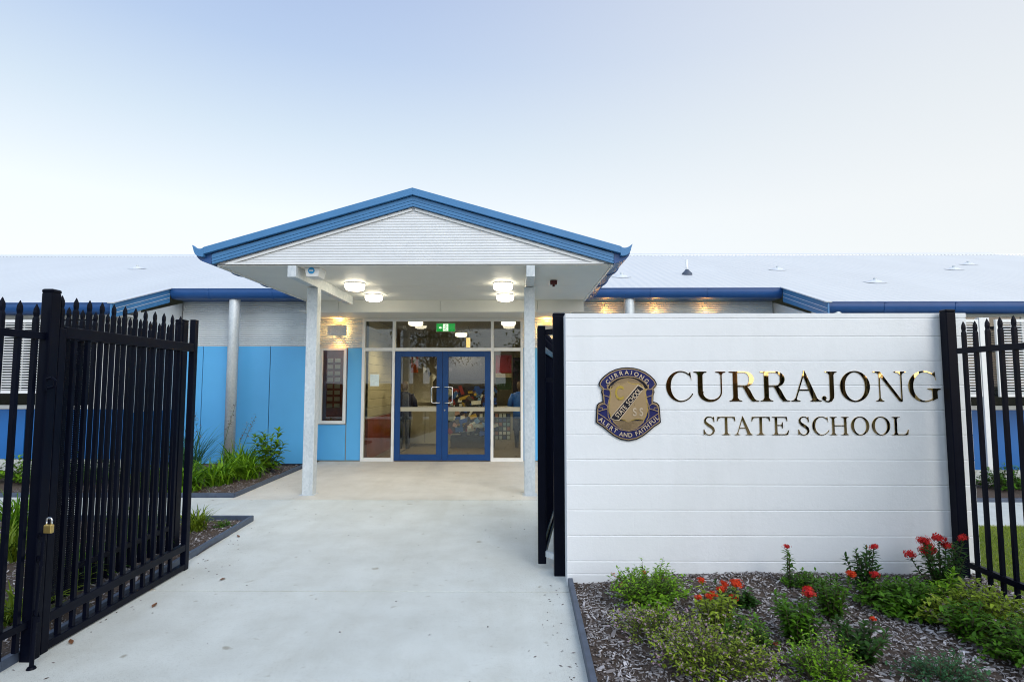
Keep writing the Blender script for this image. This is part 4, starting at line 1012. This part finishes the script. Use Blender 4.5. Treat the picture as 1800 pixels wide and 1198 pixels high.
def upright(label, x, y, h, spread, stems, mat, fl, fmat, seed, L=.045, cat='shrub', name='flowering_shrub', dens=1.0, flr=.032, grp='flowering shrubs in the mulch bed'):
    """several leafy stems with flower heads on some tips"""
    L *= 1.14; r = random.Random(seed); z = bz(x, y); t = thing(name, label, cat, (x, y, z), grp)
    st, lf, fls = MB(), MB(), []
    for k in range(stems):
        a = 2 * math.pi * (k + r.random() * .6) / stems; lean = spread * r.uniform(.25, 1.0) if stems > 1 else 0; hh = h * r.uniform(.62, 1.0) if k else h
        p0 = Vector((x + .02 * math.cos(a), y + .02 * math.sin(a), z - .01)); p2 = Vector((x + lean * math.cos(a), y + lean * math.sin(a), z + hh)); p1 = (p0 + p2) / 2 + Vector((math.cos(a), math.sin(a), 0)) * lean * .15
        path = [p0 * (1 - f) ** 2 + p1 * 2 * f * (1 - f) + p2 * f * f for f in [i / 6 for i in range(7)]]
        st.tube(path, [.006 * (1 - .6 * i / 6) for i in range(7)], 5)
        nl = int(hh / .011 * dens)
        for i in range(nl):
            f = .12 + .88 * (i + r.random()) / nl; q = min(5, int(f * 6)); g = f * 6 - q; p = path[q].lerp(path[q + 1], min(1, g))
            b = i * 2.4 + r.gauss(0, .35); el = r.uniform(.05, .6) + .6 * max(0, f - .75) / .25
            d = Vector((math.cos(b) * math.cos(el), math.sin(b) * math.cos(el), math.sin(el)))
            s_ = r.uniform(.75, 1.2) * (1 - .35 * max(0, f - .8) / .2)
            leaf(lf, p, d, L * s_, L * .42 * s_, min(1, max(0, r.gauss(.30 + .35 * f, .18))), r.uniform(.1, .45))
        if k < fl: fls.append(p2 + Vector((0, 0, .012)))
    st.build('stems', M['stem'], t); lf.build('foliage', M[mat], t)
    for c in fls:
        m = MB(); floret(m, r, c, flr * r.uniform(.75, 1.2), 54, .5); m.build('flower_head', M[fmat], t)
    return t
def mound(label, x, y, rx, ry, h, n, mat, seed, L=.028, fmat=None, nf=0, cat='shrub', name='low_shrub', wisp=0, fr=.010, grp='low spreading shrubs', z=None):
    """low bushy mound: many leaves spread through a lumpy dome of twigs"""
    r = random.Random(seed); z = bz(x, y) if z is None else z; t = thing(name, label, cat, (x, y, z), grp)
    tw, lf, fl = MB(), MB(), MB(); nt_ = max(10, n // 14)
    for k in range(nt_):
        a = r.uniform(0, 2 * math.pi); q = math.sqrt(r.random()); ex, ey = x + rx * q * math.cos(a), y + ry * q * math.sin(a)
        top = h * (1 - .75 * q * q) * r.uniform(.55, 1.1) + (h * r.uniform(.1, .35) if r.random() < wisp else 0)
        p0 = Vector((x + (ex - x) * .35, y + (ey - y) * .35, z - .01)); p2 = Vector((ex, ey, z + max(.02, top)))
        tw.tube([p0, p0.lerp(p2, .5) + Vector((0, 0, h * .08)), p2], [.003, .002, .001], 3, False)
        for i in range(14):
            f = .2 + .8 * (i + r.random()) / 14; p = p0.lerp(p2, f) + Vector((r.gauss(0, .006), r.gauss(0, .006), h * .16 * f * (1 - f)))
            b = r.uniform(0, 6.28); el = r.uniform(-.1, .9); d = Vector((math.cos(b) * math.cos(el), math.sin(b) * math.cos(el), math.sin(el)))
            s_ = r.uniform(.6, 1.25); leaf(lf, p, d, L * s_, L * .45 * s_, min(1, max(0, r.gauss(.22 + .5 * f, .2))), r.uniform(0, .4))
        if fmat and k < nf:
            for _ in range(r.randint(1, 3)): floret(fl, r, p2.lerp(p0, r.uniform(0, .35)) + Vector((r.gauss(0, .012), r.gauss(0, .012), .004)), fr, 7, .5)
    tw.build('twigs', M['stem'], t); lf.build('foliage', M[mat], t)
    if fmat: fl.build('blossom', M[fmat], t)
    return t
def strappy(label, x, y, h, rad, n, mat, seed, w=.012, stiff=.5, cat='grass clump', name='strappy_plant', grp='strappy leaved clumps', z=None):
    r = random.Random(seed); z = hgt(x, y) if z is None else z; t = thing(name, label, cat, (x, y, z), grp); m = MB()
    for k in range(n):
        a = r.uniform(0, 2 * math.pi); L = h * r.uniform(.6, 1.25); out = rad * r.uniform(.25, 1.1); b0 = Vector((x + r.gauss(0, rad * .14), y + r.gauss(0, rad * .14), z - .01))
        o = Vector((math.cos(a), math.sin(a), 0)); s = Vector((-math.sin(a), math.cos(a), 0)); ww = w * r.uniform(.7, 1.3); dr = r.uniform(.0, 1) * (1 - stiff) * L * .9
        vs = []; N_ = 6
        for i in range(N_ + 1):
            f = i / N_; p = b0 + o * out * f ** 1.25 + Vector((0, 0, L * (f - .28 * f * f) - dr * f ** 3)); k_ = ww * (1 - f ** 2.2) + .0006
            vs += [p - s * k_ * .5, p + Vector((0, 0, -k_ * .15)), p + s * k_ * .5]
        tn = min(1, max(0, r.gauss(.5, .24)))
        m.add(vs, [(3 * i + j, 3 * i + j + 1, 3 * i + j + 4, 3 * i + j + 3) for i in range(N_) for j in (0, 1)], tn)
    m.build('blades', M[mat], t); return t

# right hand bed in front of the sign wall
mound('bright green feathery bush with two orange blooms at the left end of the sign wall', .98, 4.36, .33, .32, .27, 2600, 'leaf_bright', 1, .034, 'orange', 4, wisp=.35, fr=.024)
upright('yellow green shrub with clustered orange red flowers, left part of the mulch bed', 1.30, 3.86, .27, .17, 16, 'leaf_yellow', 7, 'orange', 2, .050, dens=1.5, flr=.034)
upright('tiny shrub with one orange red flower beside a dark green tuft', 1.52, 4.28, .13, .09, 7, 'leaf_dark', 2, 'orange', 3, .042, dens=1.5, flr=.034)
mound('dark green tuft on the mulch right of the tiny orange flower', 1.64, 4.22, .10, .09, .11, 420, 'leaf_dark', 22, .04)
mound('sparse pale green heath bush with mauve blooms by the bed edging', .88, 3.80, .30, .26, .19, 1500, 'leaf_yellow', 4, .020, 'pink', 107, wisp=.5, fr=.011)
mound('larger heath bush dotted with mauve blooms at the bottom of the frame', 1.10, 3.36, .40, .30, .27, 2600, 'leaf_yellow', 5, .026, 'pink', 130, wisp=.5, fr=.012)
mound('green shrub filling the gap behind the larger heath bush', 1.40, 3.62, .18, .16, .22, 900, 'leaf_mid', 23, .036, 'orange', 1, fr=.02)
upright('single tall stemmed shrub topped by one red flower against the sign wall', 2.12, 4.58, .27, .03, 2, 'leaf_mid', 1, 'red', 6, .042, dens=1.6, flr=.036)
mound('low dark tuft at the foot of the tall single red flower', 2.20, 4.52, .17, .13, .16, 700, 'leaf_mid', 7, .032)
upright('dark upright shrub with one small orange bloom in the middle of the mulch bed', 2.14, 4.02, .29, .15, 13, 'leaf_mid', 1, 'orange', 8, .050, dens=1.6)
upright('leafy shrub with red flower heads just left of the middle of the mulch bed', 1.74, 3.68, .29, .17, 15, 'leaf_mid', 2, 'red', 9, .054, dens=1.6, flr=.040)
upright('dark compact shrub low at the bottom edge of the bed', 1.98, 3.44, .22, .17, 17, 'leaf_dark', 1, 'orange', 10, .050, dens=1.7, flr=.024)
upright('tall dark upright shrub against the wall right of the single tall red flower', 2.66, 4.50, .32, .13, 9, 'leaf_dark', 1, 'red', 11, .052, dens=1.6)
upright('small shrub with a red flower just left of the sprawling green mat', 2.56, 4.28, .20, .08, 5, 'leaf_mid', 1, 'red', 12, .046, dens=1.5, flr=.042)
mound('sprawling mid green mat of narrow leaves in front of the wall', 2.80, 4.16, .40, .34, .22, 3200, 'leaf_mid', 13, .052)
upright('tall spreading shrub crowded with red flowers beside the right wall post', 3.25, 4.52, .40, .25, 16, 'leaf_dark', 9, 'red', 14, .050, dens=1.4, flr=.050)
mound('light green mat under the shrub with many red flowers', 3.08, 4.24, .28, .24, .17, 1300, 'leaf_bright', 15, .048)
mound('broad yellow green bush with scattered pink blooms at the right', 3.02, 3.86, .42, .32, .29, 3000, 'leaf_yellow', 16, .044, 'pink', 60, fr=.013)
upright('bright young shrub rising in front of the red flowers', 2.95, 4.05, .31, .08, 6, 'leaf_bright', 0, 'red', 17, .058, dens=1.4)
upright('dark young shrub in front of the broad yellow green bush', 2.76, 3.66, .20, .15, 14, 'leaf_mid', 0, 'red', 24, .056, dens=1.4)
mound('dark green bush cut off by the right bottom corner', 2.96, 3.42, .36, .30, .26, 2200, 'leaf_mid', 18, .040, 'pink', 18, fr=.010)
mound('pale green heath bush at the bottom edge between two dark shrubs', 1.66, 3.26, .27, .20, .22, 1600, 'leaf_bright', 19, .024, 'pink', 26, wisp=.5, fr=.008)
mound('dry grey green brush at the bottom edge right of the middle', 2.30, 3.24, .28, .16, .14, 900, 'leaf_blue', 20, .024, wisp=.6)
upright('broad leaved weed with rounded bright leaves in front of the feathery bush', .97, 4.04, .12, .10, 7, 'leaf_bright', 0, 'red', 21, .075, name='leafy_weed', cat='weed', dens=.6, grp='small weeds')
# left beds
strappy('large blue green tussock behind the far end of the left gate', -5.95, 10.3, 1.15, .75, 200, 'leaf_blue', 30, .016, .9)
for i, (x, y, h, q, lab) in enumerate(((-5.5, 9.35, .62, .62, 'bright strappy clump at the front left of the bed beside the gate'), (-4.98, 9.55, .62, .55, 'bright strappy clump in the middle of the bed below the downpipe'),
                                  (-5.05, 10.4, .85, .60, 'tall bright strappy clump at the back of the bed by the wall'), (-4.72, 10.05, .62, .48, 'bright strappy clump nearest the portico column'))):
    strappy(lab, x, y, h, q, 170, 'leaf_bright', 31 + i, .032, .25)
strappy('bright strappy clump spilling to the front edging of the bed below the downpipe', -5.15, 8.98, .55, .52, 170, 'leaf_bright', 151, .034, .2)
strappy('bright strappy clump at the front of the bed, half behind the gate stile', -5.75, 9.0, .58, .5, 150, 'leaf_mid', 152, .030, .25)
strappy('small bright clump in the pointed corner bed beyond the gate', -3.66, 6.6, .36, .32, 130, 'leaf_yellow', 41, .014, .45)
strappy('clump of green blades behind the bars of the left gate', -3.75, 5.7, .46, .36, 120, 'leaf_bright', 42, .016, .4)
strappy('tall pale blades seen left of the tall gate post', -5.35, 6.2, .75, .5, 160, 'leaf_bright', 43, .018, .5)
for i, (x, y, h, lab) in enumerate(((-4.2, 6.3, .5, 'clump of blades deep behind the middle of the left gate'), (-4.75, 5.4, .5, 'clump of blades behind the gate post, beside the orange flower'), (-3.75, 5.05, .42, 'clump of blades behind the middle bars of the left gate'), (-3.5, 4.1, .36, 'clump of blades behind the first bars of the left gate'), (-5.9, 5.6, .55, 'clump of blades at the left frame edge behind the fence'))):
    strappy(lab, x, y, h, .4, 120, ('leaf_bright', 'leaf_yellow')[i % 2], 140 + i, .018, .4)
strappy('small clump behind the lower left of the left gate', -3.6, 4.6, .38, .3, 100, 'leaf_yellow', 45, .014, .45)
mound('small green tuft close to the pointed edging corner', -3.42, 6.75, .13, .12, .09, 320, 'leaf_mid', 44, .028, z=0)
upright('leafy shrub with drooping bright leaves near the portico column', -4.72, 10.9, .80, .30, 9, 'leaf_bright', 0, 'red', 46, .17, dens=.45, name='leafy_shrub', grp='leafy shrubs against the walls')
t = thing('seed_stalks', 'thin flower stalks with dark seed heads rising above the strappy clumps', 'flower stalks', (-5.0, 10.1, 0))
r_ = random.Random(50); st, sd = MB(), MB()
for x0, x1, h in ((-5.25, -4.98, 1.35), (-4.95, -4.62, 1.12), (-5.55, -5.72, 1.15), (-5.05, -4.75, .98)):
    pts = [Vector((x0 + (x1 - x0) * f ** 1.5, 10.1, h * f)) for f in [i / 8 for i in range(9)]]; st.tube(pts, [.007 - .0007 * i for i in range(9)], 5)
    for i in range(34):
        f = r_.uniform(.62, 1.0); p = pts[min(7, int(f * 8))].lerp(pts[min(8, int(f * 8) + 1)], f * 8 % 1) + Vector((r_.gauss(0, .022), r_.gauss(0, .022), r_.gauss(0, .01)))
        leaf(sd, p, Vector((r_.gauss(0, 1), r_.gauss(0, 1), .5)), .05, .024, r_.random())
st.build('stalks', M['leaf_mid'], t); sd.build('seed_heads', M['seed'], t)
for i, (x, y, lab) in enumerate(((-9.3, 9.7, 'low shrub under the left wing window, seen left of the fence pickets'), (-8.2, 9.7, 'low shrub against the left wing wall behind the gate post'), (-7.2, 9.6, 'low shrub at the inner corner of the left wing'))):
    mound(lab, x, y, .65, .45, .52, 1300, ('leaf_mid', 'leaf_bright', 'leaf_mid')[i], 60 + i, .08, z=0, grp='low shrubs against the wings')
upright('small plant with one orange flower low behind the left fence', -4.45, 4.55, .42, .10, 5, 'leaf_yellow', 1, 'orange', 66, .05, flr=.045)
mound('grey green low plant on the mulch behind the left fence', -4.2, 4.3, .22, .2, .16, 420, 'leaf_bright', 67, .035, z=0)
for i, (x, y, lab) in enumerate(((7.7, 9.2, 'leafy shrub against the right wing wall, nearest the sign wall end'), (8.5, 9.3, 'leafy shrub against the right wing wall between the fence pickets'), (9.3, 9.2, 'leafy shrub against the right wing wall at the frame edge'))):
    mound(lab, x, y, .5, .4, .42, 1000, ('leaf_mid', 'leaf_bright', 'leaf_mid')[i], 70 + i, .07, z=0, grp='low shrubs against the wings')
# fallen leaves on the path
lv = random.Random(80); pp = pal((110, 70, 40))
for i, (x, y) in enumerate(((-2.72, 4.35), (-2.5, 5.0), (-3.02, 6.3), (-2.85, 3.75))):
    m = MB(); leaf(m, Vector((x, y, .004)), Vector((lv.gauss(0, 1), lv.gauss(0, 1), .12)), .075, .03, .5, -.05); o = m.build('fallen_leaf', pp)
    tag(o, ['dry brown leaf on the path near the middle of the left gate', 'dry brown leaf lying out on the path beyond the gate', 'dry leaf near the pointed edging corner', 'dry brown leaf against the edging by the drop bolt'][i], 'leaf', 'fallen leaves')

lt_r = random.Random(91); m = MB()
for _ in range(110):
    k = lt_r.random()
    if k < .45: y = lt_r.uniform(3.3, 6.9); x = -2.98 - .035 * (y - 3.4) + abs(lt_r.gauss(0, .16))
    elif k < .65: y = lt_r.uniform(3.2, 4.8); x = .37 - abs(lt_r.gauss(0, .10))
    else: y = lt_r.uniform(3.3, 8.2); x = lt_r.uniform(-2.8, .3)
    a = lt_r.uniform(0, 6.28); l_ = lt_r.uniform(.004, .016); d = Vector((math.cos(a), math.sin(a), 0)); q = Vector((-d.y, d.x, 0)); c = Vector((x, y, .002)); w_ = l_ * lt_r.uniform(.2, .6)
    m.add([c - d * l_, c - q * w_, c + d * l_, c + q * w_, c + Vector((0, 0, .004))], [(0, 1, 4), (1, 2, 4), (2, 3, 4), (3, 0, 4)], lt_r.random() * .5)
tag(m.build('leaf_litter', M['chip']), kind='stuff')
# ------------------------------------------------------------------ across the road (seen only as reflections)
def tree(x, y, h, cr, seed, label, mat='leaf_mid'):
    r = random.Random(seed); t = thing('street_tree', label, 'tree', (x, y, 0), 'trees across the road'); tr = MB(); cw = MB()
    tr.tube([(x, y, -.1), (x + .1, y, h * .3), (x - .05, y + .1, h * .6)], [.22, .16, .1], 10)
    cl = []
    for k in range(9):
        a = r.uniform(0, 6.28); q = cr * r.uniform(.2, .75); c = Vector((x + q * math.cos(a), y + q * math.sin(a), h * r.uniform(.5, .95))); cl.append(c)
        tr.tube([(x, y, h * .4), ((x + c.x) / 2, (y + c.y) / 2, (h * .45 + c.z) / 2), c], [.08, .05, .02], 6)
    for k in range(2600):
        c = r.choice(cl); p = c + Vector((r.gauss(0, 1), r.gauss(0, 1), r.gauss(0, .8))) * cr * .25
        leaf(cw, p, Vector((r.gauss(0, 1), r.gauss(0, 1), r.gauss(-.2, .6))), .28, .14, r.random())
    tr.build('trunk', M['bark'], t, smooth=True); cw.build('crown', M[mat], t)
tree(7.5, -17, 6.5, 2.6, 1, 'street tree across the road opposite the sign wall', 'leaf_dark'); tree(1.5, -16.5, 5.5, 2.2, 2, 'street tree across the road opposite the path'); tree(-6.5, -18, 7.0, 3.0, 3, 'street tree across the road on the left', 'leaf_dark')
tree(15, -17, 6, 2.6, 4, 'street tree across the road on the far right')
def reflection_hedge(x0, x1, y, h, seed, label):
    r = random.Random(seed); t = thing('reflection_hedge', label, 'reflection_hedge', ((x0 + x1) / 2, y, 0), 'dark hedges added for letter reflections'); m = MB()  # unseen hedges added to darken the reflections in the gold letters
    MB().box(x0 + .1, x1 - .1, y - .4, y + .4, 0, h - .12).build('reflection_hedge_branches', M['bark'], t)
    for k in range(int((x1 - x0) * 420)):
        p = Vector((r.uniform(x0, x1), y + r.choice((-1, 1, 1)) * r.uniform(.35, .5), r.uniform(.05, h))); leaf(m, p, Vector((r.gauss(0, 1), r.gauss(.6, .6), r.gauss(.2, .6))), .16, .09, r.random())
    m.build('foliage', M['leaf_dark'], t)
reflection_hedge(8.2, 9.4, -18.6, 2.6, 1, 'narrow dark hedge added across the road for letter reflections'); reflection_hedge(11.8, 14.2, -18.6, 2.2, 2, 'long dark hedge added across the road for letter reflections'); reflection_hedge(15.6, 17.2, -18.8, 2.9, 3, 'tall dark hedge added across the road for letter reflections'); reflection_hedge(18.2, 19.0, -18.6, 2.2, 4, 'small dark hedge added across the road for letter reflections')
t = thing('reflection_wall', 'cream rendered garden wall added across the road for letter reflections', 'wall', (17, -19.6, 0)); MB().box(14.3, 24, -19.9, -19.6, 0, 1.9).build('body', M['int_wall'], t); MB().box(14.2, 24.1, -19.95, -19.55, 1.9, 2.0).build('coping', M['brick'], t)  # unseen wall added to put cream tones into the letter reflections
t = thing('paling_fence', 'brown timber paling fence across the road', 'fence', (0, -20, 0)); m = MB()
for i in range(260): m.box(-26 + i * .2, -26 + i * .2 + .185, -20.02, -20, 0, 1.7 + .02 * math.sin(i * 7.1))
m.build('palings', M['timber'], t)
t = thing('brick_house', 'brick house with tiled roof across the road', 'house', (6, -27, 0))
MB().box(-1, 13, -31, -24, 0, 2.8).build('wall', M['brick'], t); m = MB(); m.prism([(-31.6, 2.7), (-23.4, 2.7), (-27.5, 4.9)], 'x', -1.5, 13.5); m.build('roof', M['tile'], t)
for x in (1, 5, 9): MB().box(x, x + 1.8, -23.99, -23.94, .9, 2.2).build('window', M['darkglass'], t)
t = thing('power_pole', 'timber power pole with crossarm across the road', 'power pole', (-8.4, -15.2, 0))
MB().tube([(-8.4, -15.2, -.2), (-8.4, -15.2, 9)], [.16, .11], 10).build('pole', M['timber'], t); m = MB(); m.box(-9.5, -7.3, -15.26, -15.14, 8.3, 8.42); m.build('crossarm', M['timber'], t)
